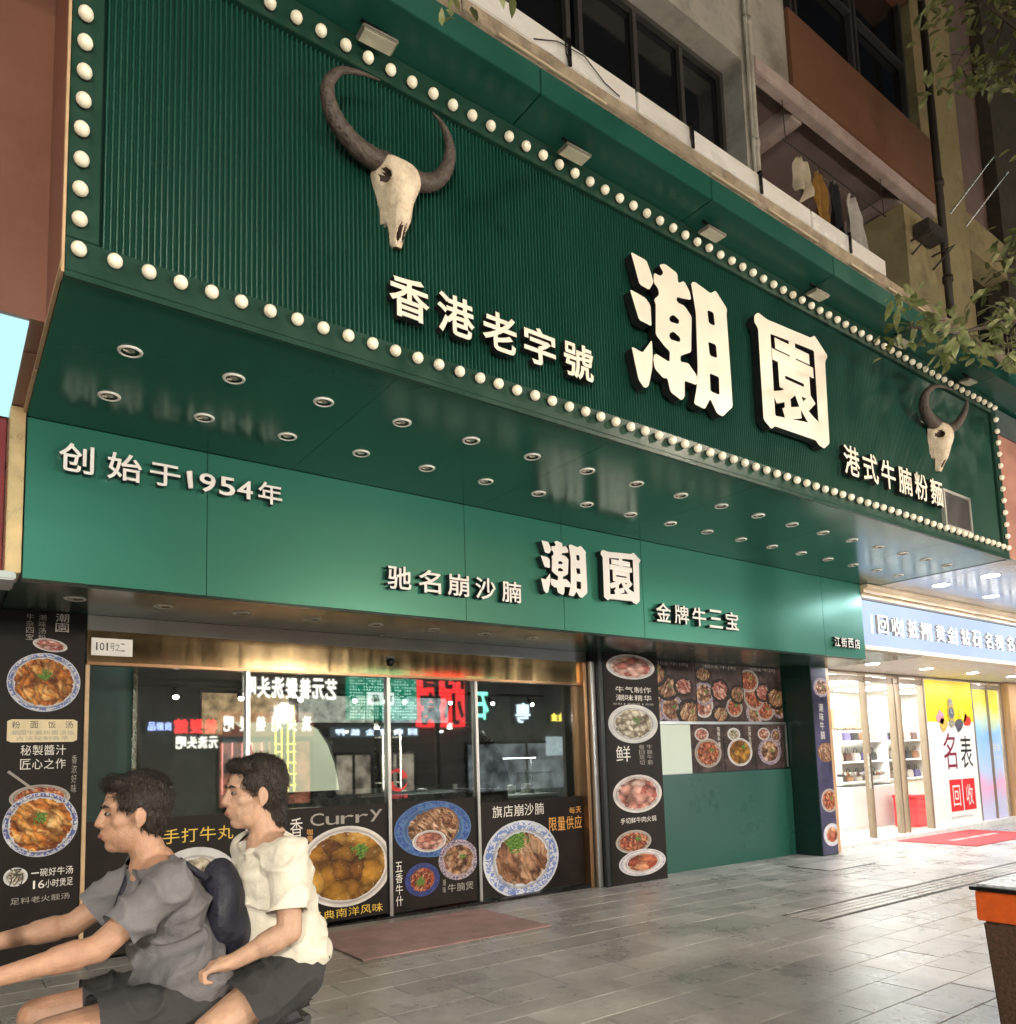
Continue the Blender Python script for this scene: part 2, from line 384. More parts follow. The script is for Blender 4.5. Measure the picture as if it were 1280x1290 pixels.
# ------------------------------------------------------------------ big green signboard
SX0, SX1, SZ0, SZ1 = .412, 10.81, 3.925, 5.985
sign = thing('signboard', 'huge dark green ribbed signboard with rows of round bulbs over the restaurant', 'signboard', (5.6, 3.95, 3.92))
MB().box(SX0 + .02, 3.965, SZ0 + .02, SX1 - .02, 4.38, SZ1 - .02).build('sign_case', m_border, sign)
mb = MB(); a = []; x = SX0 + .12; P_ = .0285
while x < SX1 - .12:
    for k, (dx, dy) in enumerate(((0, .024), (.30, .024), (.36, .010), (.46, .002), (.60, 0), (.74, .002), (.86, .010), (.94, .022))): a.append((x + dx * P_, 3.935 + dy))
    x += P_
b0 = len(mb.v); mb.v += [(p[0], p[1], SZ0 + .14) for p in a] + [(p[0], p[1], SZ1 - .18) for p in a]
mb.f += [(i, i + 1, i + 1 + len(a), i + len(a)) for i in range(len(a) - 1)]; mb.m += [0] * (len(a) - 1)
mb.build('ribbed_panel', m_green, sign)
for nm, (x0, z0, x1, z1) in dict(border_bottom=(SX0, SZ0, SX1, SZ0 + .165), border_top=(SX0, SZ1 - .205, SX1, SZ1), border_side=(SX0, SZ0 + .168, SX0 + .14, SZ1 - .208), border_sidee=(SX1 - .155, SZ0 + .168, SX1, SZ1 - .208)).items():
    MB().box(x0, 3.905, z0, x1, 3.962, z1).build('border', m_border, sign, bev=.004)
MB().box(SX0 - .014, 3.895, SZ0 - .02, SX0 - .002, 3.97, SZ1).build('edge_trim', m_tan, sign)
def bulb_material():
    t = NT('frosted_bulb'); rn = t.n('ObjectInfo').outputs['Random']
    b = t.n('BsdfPrincipled', Base_Color=(.86, .80, .66, 1), Roughness=.3, Emission_Color=(1, .80, .48, 1), Emission_Strength=t.n('MapRange', i0=rn, i1=0., i2=1., i3=.05, i4=.16).outputs[0])
    return t.done(b.outputs[0])
m_bulb = bulb_material()
me_b = MB().sphere((0, 0, 0), .034, 14, 9, 0).lathe([(.030, .012), (.030, .032)], n=14, ax='y', mi=1).mesh('bulb', [m_bulb, m_black], smooth=True)
bx = [.466 + .1508 * k for k in range(69)]
bl = [(x, 4.0275) for x in bx] + [(x, 5.851) for x in bx] + [(bx[0], 4.0275 + .1519 * j) for j in range(1, 12)] + [(bx[-1], 4.0275 + .1519 * j) for j in range(1, 12)]
for (x, z) in bl: inst('bulb', me_b, sign, (x + random.uniform(-.003, .003), 3.878, z + random.uniform(-.003, .003)), (random.uniform(-.1, .1), 0, random.uniform(-.1, .1)))

# hand-cut outlines of the two heavy name characters (unit square, z up)
CHAO = dict(parts=[([(0.0, 0.998), (0.153, 0.993), (0.195, 0.901), (0.213, 0.839), (0.163, 0.76), (0.071, 0.769)], []), ([(-0.028, 0.695), (0.124, 0.682), (0.17, 0.641), (0.17, 0.475), (0.048, 0.483)], []), ([(-0.038, 0.249), (0.067, 0.236), (0.165, 0.367), (0.166, 0.252), (0.151, 0.131), (0.109, -0.011), (0.067, -0.04), (0.014, 0.011)], []), ([(0.281, 1.011), (0.34, 1.043), (0.47, 1.017), (0.473, 0.936), (0.539, 0.98), (0.595, 0.914), (0.607, 0.848), (0.513, 0.824), (0.448, 0.814), (0.448, 0.77), (0.529, 0.769), (0.601, 0.707), (0.573, 0.405), (0.454, 0.336), (0.45, 0.287), (0.534, 0.302), (0.622, 0.225), (0.612, 0.146), (0.483, 0.145), (0.474, 0.009), (0.436, -0.027), (0.327, 0.008), (0.301, 0.112), (0.263, 0.096), (0.179, 0.147), (0.168, 0.224), (0.189, 0.271), (0.334, 0.247), (0.343, 0.336), (0.296, 0.355), (0.207, 0.423), (0.224, 0.675), (0.207, 0.698), (0.264, 0.76), (0.256, 0.811), (0.213, 0.839), (0.222, 0.923), (0.29, 0.921), (0.323, 0.96)], [[(0.356, 0.614), (0.401, 0.652), (0.465, 0.627), (0.451, 0.59), (0.361, 0.58)], [(0.346, 0.477), (0.391, 0.513), (0.465, 0.484), (0.456, 0.445), (0.351, 0.437)]]), ([(0.616, 0.994), (0.659, 1.021), (0.834, 0.99), (0.896, 1.038), (1.022, 0.924), (1.009, 0.879), (1.015, 0.306), (1.013, 0.081), (0.886, -0.035), (0.823, -0.027), (0.755, 0.076), (0.687, -0.028), (0.569, -0.016), (0.61, 0.123), (0.634, 0.282), (0.65, 0.749)], [[(0.783, 0.828), (0.853, 0.833), (0.863, 0.722), (0.793, 0.719)], [(0.77, 0.557), (0.86, 0.56), (0.865, 0.448), (0.781, 0.444)], [(0.767, 0.292), (0.872, 0.29), (0.865, 0.139), (0.764, 0.141)]])])
YUAN = dict(parts=[([(0.05, 1.016), (0.178, 0.993), (0.833, 1.034), (0.898, 1.077), (1.096, 0.935), (1.043, 0.856), (1.013, 0.043), (0.919, -0.027), (0.832, -0.013), (0.79, 0.023), (0.179, 0.008), (0.128, -0.031), (0.026, 0.03), (0.035, 0.862), (-0.016, 0.909), (-0.006, 0.968)], [[(0.208, 0.87), (0.87, 0.917), (0.858, 0.19), (0.198, 0.108)]])])
def fat_character(kind, x0, x1, z0, z1, yf, depth, mats, parent):
    bm = bmesh.new()
    for outer, holes in kind['parts']:
        loops = [outer] + holes; edges = []
        for lp in loops:
            # soften the corners
            q = []
            n = len(lp)
            for i in range(n):
                a, b, c = Vector(lp[i - 1]), Vector(lp[i]), Vector(lp[(i + 1) % n])
                q += [b + (a - b) * min(.3, .012 / max(.001, (a - b).length)), b + (c - b) * min(.3, .012 / max(.001, (c - b).length))]
            vs = [bm.verts.new((x0 + p.x * (x1 - x0), yf, z0 + p.y * (z1 - z0))) for p in q]
            edges += [bm.edges.new((vs[i], vs[(i + 1) % len(vs)])) for i in range(len(vs))]
        bmesh.ops.triangle_fill(bm, edges=edges, use_beauty=True, use_dissolve=False)
    g = bmesh.ops.extrude_face_region(bm, geom=list(bm.faces))
    bmesh.ops.translate(bm, vec=(0, depth, 0), verts=[e for e in g['geom'] if isinstance(e, bmesh.types.BMVert)])
    bmesh.ops.recalc_face_normals(bm, faces=bm.faces)
    me = bpy.data.meshes.new('character'); bm.to_mesh(me); bm.free()
    for m in mats: me.materials.append(m)
    two_sided(me)
    return inst('character', me, parent)
LM = [m_cream, m_black]
def yuan(x0, x1, z0, z1, yf, d, mats, parent):
    fat_character(YUAN, x0, x1, z0, z1, yf, d, mats, parent)
    W_, H_ = x1 - x0, z1 - z0
    character('袁', x0 + .17 * W_, x0 + .885 * W_, z0 + .10 * H_, z0 + .925 * H_, yf + .003, d - .003, mats, parent, off=.034)
fat_character(CHAO, 4.117, 5.232, 4.369, 5.393, 3.82, .075, LM, sign)
yuan(5.640, 6.672, 4.415, 5.415, 3.82, .075, LM, sign)
for i, ch in enumerate('香港老字號'):
    x0 = [2.070, 2.402, 2.738, 3.075, 3.424][i]; character(ch, x0, x0 + .275, 4.235, 4.500, 3.845, .05, LM, sign, off=.020)
for i, ch in enumerate('港式牛腩粉麵'):
    x0 = 6.965 + i * .346; character(ch, x0, x0 + .285, 4.235, 4.535, 3.845, .05, LM, sign, off=.014)
ap = MB().box(9.135, 3.895, 4.09, 9.745, 3.945, 4.465).build('vent_panel', M('dark_louvre', (.05, .045, .042), .6, var=.3, scale=30), sign)
fr = MB(); fr.box(9.10, 3.885, 4.055, 9.78, 3.93, 4.087); fr.box(9.10, 3.885, 4.468, 9.78, 3.93, 4.50); fr.box(9.10, 3.885, 4.09, 9.132, 3.93, 4.465); fr.box(9.748, 3.885, 4.09, 9.78, 3.93, 4.465)
fr.build('vent_frame', M('pale_metal_frame', (.55, .53, .48), .4, metal=.4), ap)

# hood above the sign and its flood lamps
hood = thing('sign_hood', 'green metal hood running along the top edge of the ribbed signboard', 'hood', (5.6, 4.0, 6.0))
m_hood = M('green_hood_metal', (.011, .080, .058), .34, var=.10, scale=2)
for k in range(9):
    x0 = -.4 + k * 1.75; MB().box(x0, 3.60, 5.992, x0 + 1.744, 4.42, 6.186).build('hood_panel', m_hood, hood, bev=.004)
m_lens = M('flood_lamp_lens', (.62, .58, .45), .12, var=.1)
hs = MB().box(-.115, -.06, -.014, .115, .06, .014).mesh('housing', M('flood_lamp_casing', (.30, .29, .25), .35, metal=.5), bev=.008)
ls = MB().box(-.10, -.048, -.018, .10, .048, -.0145).mesh('lens', m_lens)
bk = MB().box(-.012, -.01, .0, .012, .01, .075).box(-.1, -.008, .066, .1, .008, .075).mesh('bracket', m_blackmetal)
for k, x in enumerate((1.988, 3.554, 5.078, 6.626, 8.21, 9.78)):
    t_ = thing('flood_lamp', f'flat metal flood lamp under the sign hood, {ORD[k]} of the row from the left', 'flood lamp', (x, 3.80, 5.91), 'flood lamps along the sign top')
    r = (R(3), random.uniform(-.04, .04), random.uniform(-.05, .05))
    h_ = inst('housing', hs, t_, (x, 3.79, 5.905), r); inst('lens', ls, h_, (x, 3.79, 5.905), r); inst('bracket', bk, t_, (x, 3.80, 5.917))

# glossy underside of the sign, in panels
sof = thing('canopy_soffit', 'glossy dark green soffit under the signboard with two rows of downlights', 'soffit', (5.6, 4.8, 3.9))
xs = [SX0, 2.18, 3.95, 5.72, 7.49, 9.26, SX1]
for i in range(6): MB().box(xs[i] + .0015, 3.93, 3.907, xs[i + 1] - .0015, 5.72, 3.93).build('soffit_panel', m_soffit, sof)
MB().box(SX0, 3.905, 3.895, SX1, 3.93, 3.922).build('edge_strip', m_border, sof)
ring = MB().lathe([(.048, .0), (.048, -.006), (.056, -.010), (.064, -.006), (.066, 0)], n=20).mesh('trim_ring', M('pale_trim_ring', (.82, .80, .75), .35), smooth=True)
can = MB().lathe([(.048, -.001), (.045, .0), (.043, .055), (0.001, .055)], n=16).mesh('reflector', M('dark_reflector', (.10, .095, .08), .25, metal=.7), smooth=True)
lamp = MB().lathe([(.001, .016), (.026, .018), (.03, .03), (.03, .052)], n=12).box(-.04, -.003, .006, -.012, .003, .016).mesh('lamp', M('unlit_lamp', (.55, .50, .42), .2))
def downlight(x, y, z, label, group, sc=1.0):
    t_ = thing('downlight', label, 'downlight', (x, y, z), group)
    a_ = random.uniform(-.5, .5)
    inst('trim_ring', ring, t_, (x, y, z), sc=(sc, sc, 1)); inst('lamp', lamp, t_, (x, y, z - .018), (0, 0, a_), (sc, sc, 1))
    inst('reflector', can, t_, (x, y, z - .0045), sc=(sc, sc, .08))
for k in range(18):
    downlight(.80 + .5655 * k, 4.485, 3.906, f'round recessed downlight in the front row under the sign, {ORD[k]} from the left', 'downlights under the sign')
    downlight(.80 + .5655 * k, 5.115, 3.906, f'round recessed downlight in the row nearer the wall under the sign, {ORD[k]} from the left', 'downlights under the sign')

# ------------------------------------------------------------------ lower green fascia with silver lettering
fas = thing('fascia', 'green panelled fascia above the restaurant door with white lettering', 'fascia', (5.45, 5.7, 2.84))
fx = [.418, 1.549, 3.791, 4.943, 6.064, 9.492, 10.49]
for i in range(6): MB().box(fx[i] + .002, 5.70, 2.84, fx[i + 1] - .002, 5.76, 3.903).build('fascia_panel', m_fascia, fas, bev=.002)
MB().box(.42, 5.762, 2.835, 10.488, 5.80, 3.90).build('fascia_backing', m_darkgreen, fas)
LW = [m_white, m_black]
for ch, x0, w_, z0, h_ in (('创', .594, .205, 3.565, .195), ('始', .88, .215, 3.565, .19), ('于', 1.145, .20, 3.575, .16), ('1', 1.39, .045, 3.59, .135), ('9', 1.475, .115, 3.585, .14), ('5', 1.615, .115, 3.585, .14), ('4', 1.745, .115, 3.585, .14), ('年', 1.90, .185, 3.575, .17)):
    if ch == '1':
        me1 = MB().prism([(x0 + .012, z0), (x0 + .044, z0 + .008), (x0 + .036, z0 + h_), (x0 - .004, z0 + h_ - .012)], 5.635, 5.70).mesh('character', LW, bev=.003); two_sided(me1); inst('character', me1, fas); continue
    character(ch, x0, x0 + w_, z0, z0 + h_, 5.635, .066, LW, fas, off=.014)
for i, ch in enumerate('驰名崩沙腩'): character(ch, 2.975 + i * .292, 2.975 + i * .292 + .225, 3.035, 3.235, 5.635, .066, LW, fas, off=.014)
fat_character(CHAO, 4.62, 5.18, 3.18, 3.675, 5.62, .079, LW, fas)
yuan(5.40, 5.92, 3.185, 3.685, 5.62, .079, LW, fas)
for i, ch in enumerate('金牌牛三宝'): character(ch, 6.185 + i * .292, 6.185 + i * .292 + .235, 3.02, 3.23, 5.635, .066, LW, fas, off=.014)
for i, ch in enumerate('江街西店'): character(ch, 9.66 + i * .165, 9.66 + i * .165 + .135, 2.965, 3.10, 5.66, .041, [m_white, m_black], fas, off=.010)

# porch ceiling behind the fascia
por = thing('porch_soffit', 'dark grey-green glossy porch ceiling above the glass doors', 'soffit', (6, 6.7, 2.98))
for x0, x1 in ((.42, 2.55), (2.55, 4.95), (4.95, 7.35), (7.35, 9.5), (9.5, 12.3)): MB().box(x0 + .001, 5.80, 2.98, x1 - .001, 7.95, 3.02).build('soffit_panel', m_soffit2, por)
for k in range(8): downlight(.874 + .66 * k, 6.93, 2.979, f'round recessed downlight in the porch ceiling above the doors, {ORD[k]} from the left', 'downlights above the doors', 1.25)
# ------------------------------------------------------------------ glass doors of the restaurant
GY = 7.64
doors = thing('glass_shopfront', 'sliding glass shopfront with gold transom and food posters on its lower half', 'shopfront', (3.95, GY, -.03))
MB().box(1.06, 7.60, 2.845, 6.95, 7.75, 2.978).build('header', m_steel, doors, bev=.003)
MB().box(1.06, 7.585, 2.565, 6.82, 7.72, 2.842).build('transom', m_gold, doors, bev=.003)
MB().box(1.06, 7.57, 2.535, 6.82, 7.70, 2.562).build('head_rail', m_bronze, doors, bev=.003)
for i, (x0, x1) in enumerate(((1.085, 2.45), (2.49, 3.975), (4.035, 5.135), (5.195, 6.80))):
    p = MB().box(x0, GY, gz(x0) + .03, x1, GY + .012, 2.535).build('glass_pane', m_glass, doors)
for x in (2.47, 4.005, 5.165): MB().box(x - .02, 7.60, gz(x), x + .02, 7.68, 2.535).build('mullion', m_steel, doors, bev=.003)
MB().box(1.05, 7.58, gz(1), 1.083, 7.70, 2.535).build('jamb', m_tan, doors, bev=.003)
MB().box(6.80, 7.52, gz(7), 6.86, 7.72, 2.84).build('jamb', m_bronze, doors, bev=.003)
MB().box(6.875, 7.46, gz(7), 6.955, 7.72, 2.84).build('jamb', m_steel, doors, bev=.004)
MB().box(6.965, 7.40, gz(7), 7.03, 7.72, 2.978).build('jamb', m_black, doors, bev=.003)
MB().box(1.05, 7.54, gz(1) - .1, 6.87, 7.76, gz(4) + .022).build('threshold', m_blackmetal, doors, bev=.004)
for x in (3.9, 4.11): MB().tube([(x, 7.55, 1.32), (x, 7.55, 1.95)], .011).box(x - .008, 7.55, 1.38, x + .008, 7.64, 1.396).box(x - .008, 7.55, 1.87, x + .008, 7.64, 1.886).build('door_handle', m_chrome, doors)
cam_ = thing('dome_camera', 'small black dome camera on the gold transom above the doors', 'camera', (4.03, 7.58, 2.72))
MB().sphere((4.02, 7.575, 2.70), .05, 14, 8).build('dome', m_blackmetal, cam_, smooth=True)
MB().box(3.965, 7.56, 2.735, 4.075, 7.584, 2.765).build('mount', m_black, cam_, bev=.004)
np_ = thing('number_plate', 'white house number card at the left end of the transom', 'sign', (1.24, 7.57, 2.62))
MB().box(1.09, 7.572, 2.62, 1.42, 7.583, 2.775).build('card', m_white, np_)
text_line('printed_text', '101号之二', 1.11, 1.36, 2.665, 2.735, 7.570, m_inkk, np_)

# ------------------------------------------------------------------ printed food
D_or = [(.25, (.30, .08, .015)), (.45, (.62, .20, .03)), (.6, (.78, .38, .09)), (.8, (.90, .66, .30))]
D_cu = [(.25, (.16, .055, .008)), (.45, (.38, .17, .02)), (.6, (.55, .28, .035)), (.8, (.72, .45, .12))]
D_me = [(.25, (.13, .05, .025)), (.45, (.36, .18, .10)), (.62, (.58, .36, .22)), (.8, (.78, .60, .44))]
D_pk = [(.25, (.32, .08, .06)), (.45, (.55, .20, .16)), (.62, (.70, .40, .34)), (.8, (.84, .64, .56))]
D_wh = [(.25, (.26, .22, .15)), (.45, (.52, .47, .36)), (.62, (.70, .66, .55)), (.8, (.82, .80, .72))]
D_rd = [(.25, (.20, .035, .02)), (.45, (.45, .10, .05)), (.62, (.62, .24, .12)), (.8, (.75, .48, .28))]
BLU, WHT, DBL = (.06, .12, .42), (.78, .78, .80), (.02, .035, .13)
dm = dict(
    orange=dish_mat('print_noodles_blue_bowl', (.62, .64, .70), BLU, D_or, .80, .86, .97, slices=1.2, fs=3.4, green=(.0, .25, .16)),
    broth=dish_mat('print_broth_bowl', (.62, .64, .70), (.03, .06, .34), D_or, .82, .86, .98, slices=1.8, fs=2.6, ang=.9, green=(0, .2, .18)),
    curry=dish_mat('print_curry_bowl', (.80, .76, .74), WHT, D_cu, .84, pat=False, fs=2.4, green=(.32, .34, .15), edge=.06),
    plate=dish_mat('print_dark_blue_plate', (.10, .20, .42), (.03, .07, .28), D_me, .66, slices=3.0, ang=1.1, green=None),
    meat=dish_mat('print_sliced_meat', (.30, .16, .10), (.4, .2, .1), D_me, .92, pat=False, slices=5.0, ang=.4, fs=2.2, green=None),
    soup=dish_mat('print_soup_bowl', (.55, .45, .50), DBL, D_me, .74, .84, .99, fs=3.2, green=(.2, .1, .12)),
    small=dish_mat('print_small_blue_bowl', (.06, .08, .28), DBL, D_rd, .70, slices=2.5, ang=-.5, green=(-.1, -.1, .25)),
    blue=dish_mat('print_blue_flower_plate', (.66, .69, .77), (.10, .18, .50), D_me, .68, .76, .95, slices=3.4, ang=.35, fs=1.9, green=(-.15, .48, .26)),
    pink=dish_mat('print_raw_beef_plate', (.70, .66, .66), WHT, D_pk, .80, pat=False, fs=2.4, green=None),
    white=dish_mat('print_white_bowl', (.70, .70, .71), WHT, D_wh, .72, pat=False, fs=4.5, green=(.1, .2, .12)),
    red=dish_mat('print_red_bowl', (.68, .64, .64), (.25, .3, .5), D_rd, .64, .86, .94, fs=1.6, green=None, edge=.05),
    brown=dish_mat('print_braised_dish', (.45, .40, .36), BLU, D_rd, .80, pat=False, slices=1.5, green=(.25, .2, .15)),
    heap=dish_mat('print_beef_cuts', (.022, .016, .014), WHT, D_pk, .74, pat=False, slices=2.5, ang=.8, fs=2.0, green=None, edge=.45),
    heap2=dish_mat('print_braised_cuts', (.022, .016, .014), WHT, D_me, .74, pat=False, slices=3.5, ang=-.4, fs=2.0, green=(.2, .1, .1), edge=.45))
def disc_mesh(nm, m):
    n = 36; me = bpy.data.meshes.new(nm); me.from_pydata([(math.cos(2 * math.pi * k / n), 0, math.sin(2 * math.pi * k / n)) for k in range(n)], [], [tuple(range(n))]); me.materials.append(m); return me
dmesh = {k: disc_mesh('printed_dish', m) for k, m in dm.items()}
def dish(kind, x, z, rx, rz, y, parent, rot=0.0): return inst('printed_dish', dmesh[kind], parent, (x, y, z), (0, rot, 0), (rx, 1, rz))
def poster(label, x0, x1, z0, z1, y, mat=None, name='poster', th=.004):
    t_ = thing(name, label, 'poster', ((x0 + x1) / 2, y, z0))
    MB().box(x0, y, z0, x1, y + th, z1).build('sheet', mat or m_print, t_); return t_
def cropped_dish(kind, x, z, rx, rz, y, x0, x1, parent):
    """a dish that runs off the edge of its sheet"""
    n = 48; pts = [(max((x0 - x) / rx, min((x1 - x) / rx, math.cos(2 * math.pi * k / n))), math.sin(2 * math.pi * k / n)) for k in range(n)]
    me = bpy.data.meshes.new('printed_dish'); me.from_pydata([(a, 0, b) for a, b in pts], [], [tuple(range(n))]); me.materials.append(dm[kind])
    return inst('printed_dish', me, parent, (x, y, z), sc=(rx, 1, rz))

# left end: tall poster beside the doors
p = poster('tall black menu poster with two noodle bowls at the left end of the doors', .40, 1.047, gz(0), 2.975, 7.60, th=.05)
text_line('printed_text', '潮園', .815, .915, 2.80, 3.0 - .03, 7.598, m_inkw, p, vertical=True)
text_line('printed_text', '牛杂四宝', .60, .655, 2.72, 2.95, 7.598, m_inkg, p, vertical=True)
text_line('printed_text', '潮味汤粉', .69, .745, 2.72, 2.95, 7.598, m_inkg, p, vertical=True)
dish('pink', .78, 2.69, .13, .055, 7.598, p, .15); dish('orange', .745, 2.37, .27, .25, 7.597, p)
MB().prism([(.49, 1.88), (.52, 1.865), (.97, 1.865), (1.0, 1.88), (1.0, 2.04), (.97, 2.055), (.52, 2.055), (.49, 2.04)], 7.596, 7.599).build('printed_plaque', M('cream_ink', (.78, .66, .42), .5), p)
text_line('printed_text', '粉 面 饭 汤', .52, .97, 1.98, 2.04, 7.5945, m_inkk, p); text_line('printed_text', '潮园牛腩粉面汤饭', .51, .98, 1.925, 1.962, 7.5945, m_inkg, p); text_line('printed_text', '古法秘制香浓', .55, .94, 1.88, 1.915, 7.5945, m_inkg, p)
text_line('printed_text', '秘製醬汁', .585, .925, 1.755, 1.84, 7.598, m_inkw, p); text_line('printed_text', '匠心之作', .585, .925, 1.64, 1.725, 7.598, m_inkw, p)
text_line('printed_text', '香浓好味', .965, 1.005, 1.42, 1.75, 7.598, m_inkg, p, vertical=True)
dish('brown', .74, 1.40, .22, .11, 7.598, p); dish('broth', .752, 1.18, .272, .265, 7.597, p)
MB().prism([(.50, 1.62), (.515, 1.635), (.70, 1.475), (.69, 1.46)], 7.5945, 7.597).build('printed_chopsticks', m_inkg, p)
dish('white', .585, .77, .085, .075, 7.598, p); text_line('printed_text', '汤', .53, .645, .70, .84, 7.5965, m_inkk, p)
text_line('printed_text', '一碗好牛汤', .69, 1.0, .755, .82, 7.598, m_inkw, p); text_line('printed_text', '16小时煲足', .69, 1.0, .66, .725, 7.598, m_inkw, p); text_line('printed_text', '足料老火靓汤', .55, .98, .55, .60, 7.598, m_inkg, p)

# four sheets on the lower glass
PY_ = 7.628
p = poster('dark poster with a pale dish, low on the leftmost glass pane', 1.09, 2.45, .03, 1.17, PY_)
text_line('printed_text', '手打牛丸', 1.70, 2.35, .93, 1.06, PY_ - .002, m_inky, p); dish('white', 2.0, .50, .42, .38, PY_ - .002, p)
p = poster('dark curry poster with a large bowl of golden curry on the glass', 2.50, 3.972, .01, 1.17, PY_)
text_line('printed_text', 'Curry', 3.10, 3.93, .985, 1.11, PY_ - .002, m_inkg, p, off=.0)
text_line('printed_text', '香浓咖喱', 2.90, 3.03, .22, 1.08, PY_ - .002, m_inkw, p, vertical=True)
cropped_dish('curry', 3.50, .55, .53, .41, PY_ - .002, 2.8, 3.968, p)
text_line('printed_text', '经典南洋风味', 3.10, 3.92, .04, .13, PY_ - .002, m_inky, p); text_line('printed_text', '咖喱', 3.075, 3.135, .82, .96, PY_ - .002, m_inko, p, vertical=True)
p = poster('dark poster of sliced beef on blue plates in the middle of the glass', 4.038, 5.132, .0, 1.17, PY_)
dish('plate', 4.56, .85, .50, .31, PY_ - .002, p); dish('meat', 4.60, .85, .30, .23, PY_ - .004, p, -.3); dish('pink', 4.50, .72, .22, .12, PY_ - .005, p)
cropped_dish('soup', 4.875, .48, .265, .225, PY_ - .006, 4.5, 5.13, p); dish('small', 4.40, .31, .22, .18, PY_ - .006, p)
text_line('printed_text', '五香牛什', 4.07, 4.155, .05, .53, PY_ - .002, m_inkw, p, vertical=True); text_line('printed_text', '牛腩煲', 4.72, 5.08, .13, .22, PY_ - .002, m_inkg, p); text_line('printed_text', '潮味', 4.66, 4.70, .12, .28, PY_ - .002, m_inkg, p, vertical=True)
p = poster('dark poster with a blue flowered plate of sliced beef at the right of the glass', 5.198, 6.79, .0, 1.10, PY_)
dish('blue', 5.79, .40, .575, .455, PY_ - .002, p)
text_line('printed_text', '旗店崩沙腩', 5.36, 6.16, .91, 1.05, PY_ - .002, m_inkw, p); text_line('printed_text', '限量供应', 6.22, 6.78, .69, .855, PY_ - .002, m_inko, p); text_line('printed_text', '每天', 6.56, 6.78, .885, .965, PY_ - .002, m_inko, p)
lg = thing('logo_sticker', 'red ring logo sticker on the glass above the sliced beef poster', 'sticker', (4.12, 7.63, 1.25))
mb = MB()
for a0 in (0, math.pi):
    pts = []; n = 14
    for k in range(n + 1): a = a0 + .2 + k / n * 2.6; pts.append((4.12 + .125 * math.cos(a), 1.41 + .125 * math.sin(a)))
    for k in range(n, -1, -1): a = a0 + .2 + k / n * 2.6; rr = .06 + .05 * k / n; pts.append((4.12 + rr * math.cos(a), 1.41 + rr * math.sin(a)))
    mb.prism(pts, 7.630, 7.633)
mb.build('ring_mark', m_inkr, lg); text_line('printed_text', '潮园牛腩', 4.02, 4.24, 1.21, 1.255, 7.630, m_inkr, lg)

# pilaster with its poster, the menu wall, the second pilaster
pil = thing('pilaster_wall', 'narrow wall pier between the glass doors and the menu boards', 'wall', (7.55, 7.6, -.06))
MB().box(7.035, 7.41, -.4, 8.10, 8.2, 2.977).build('pier', m_darkgreen, pil, bev=.004)
p = poster('tall dark poster of beef dishes on the pier beside the glass doors', 7.05, 8.085, gz(8) + .01, 2.97, 7.402, m_print)
Y_ = 7.400
for kd, x, z, rx, rz in (('pink', 7.57, 2.79, .46, .17), ('white', 7.57, 2.02, .47, .26), ('pink', 7.59, 1.09, .46, .25), ('brown', 7.47, .47, .33, .15), ('red', 7.62, .19, .44, .17)): cropped_dish(kd, x, z, rx, rz, Y_ - (.001 if kd == 'red' else 0), 7.055, 8.08, p)
text_line('printed_text', '牛气制作', 7.25, 7.95, 2.44, 2.52, Y_, m_inkw, p); text_line('printed_text', '潮味精华', 7.25, 7.95, 2.33, 2.41, Y_, m_inkw, p); text_line('printed_text', '秘制·老字号·招牌', 7.2, 7.98, 2.27, 2.30, Y_, m_inkg, p)
text_line('printed_text', '鲜', 7.20, 7.50, 1.52, 1.73, Y_, m_inkw, p); text_line('printed_text', '每日现切', 7.65, 7.75, 1.46, 1.74, Y_, m_inkg, p, vertical=True); text_line('printed_text', '牛腩牛筋', 7.80, 7.90, 1.46, 1.74, Y_, m_inkg, p, vertical=True)
text_line('printed_text', '手切鲜牛肉火锅', 7.24, 7.92, .71, .785, Y_, m_inkw, p)
wal = thing('menu_wall', 'dark wall with a plain green lower panel below the menu boards', 'wall', (9.8, 7.75, -.09))
MB().box(8.11, 7.76, 1.25, 11.50, 8.2, 2.977).build('upper_wall', m_darkgreen, wal)
MB().box(8.105, 7.68, -.4, 11.495, 8.2, 1.30).build('green_panel', m_greenwall, wal, bev=.006)
MB().box(8.12, 7.70, 2.035, 11.48, 7.758, 2.075).build('ledge', m_steel, wal, bev=.004)
MB().box(11.44, 7.70, 1.33, 11.48, 7.758, 2.03).build('upright', m_steel, wal, bev=.004)
rnd = random.Random(5)
for j, (x0, x1) in enumerate(((8.14, 9.28), (9.29, 10.42), (10.43, 11.47))):
    p = poster(f'dark menu board crowded with meat dishes, {("left", "middle", "right")[j]} one of the upper three beside the pier', x0, x1, 2.08, 2.972, 7.74, m_menu, name='menu_board', th=.016)
    for q_ in range(7):
        cx = x0 + .2 + (q_ % 3) * .36 + rnd.uniform(-.08, .08); cz = 2.26 + (q_ // 3) * .27 + rnd.uniform(-.07, .07)
        kd = rnd.choice(['heap', 'heap2', 'heap', 'heap2', 'brown', 'pink', 'soup']); sz = rnd.uniform(.20, .32)
        cropped_dish(kd, cx, min(cz, 2.80), sz, sz * rnd.uniform(.6, .85), 7.7385 - .0006 * q_, x0 + .01, x1 - .01, p)
        if q_ % 2: text_line('printed_text', rnd.choice(['牛腩', '牛筋', '牛肚', '牛丸', '萝卜']), cx + .1, cx + .15, cz - .02, cz + .11, 7.733, m_inkg, p, vertical=True)
    text_line('printed_text', '潮味牛肉', x0 + .15, x1 - .15, 2.90, 2.955, 7.732, m_inkg, p)
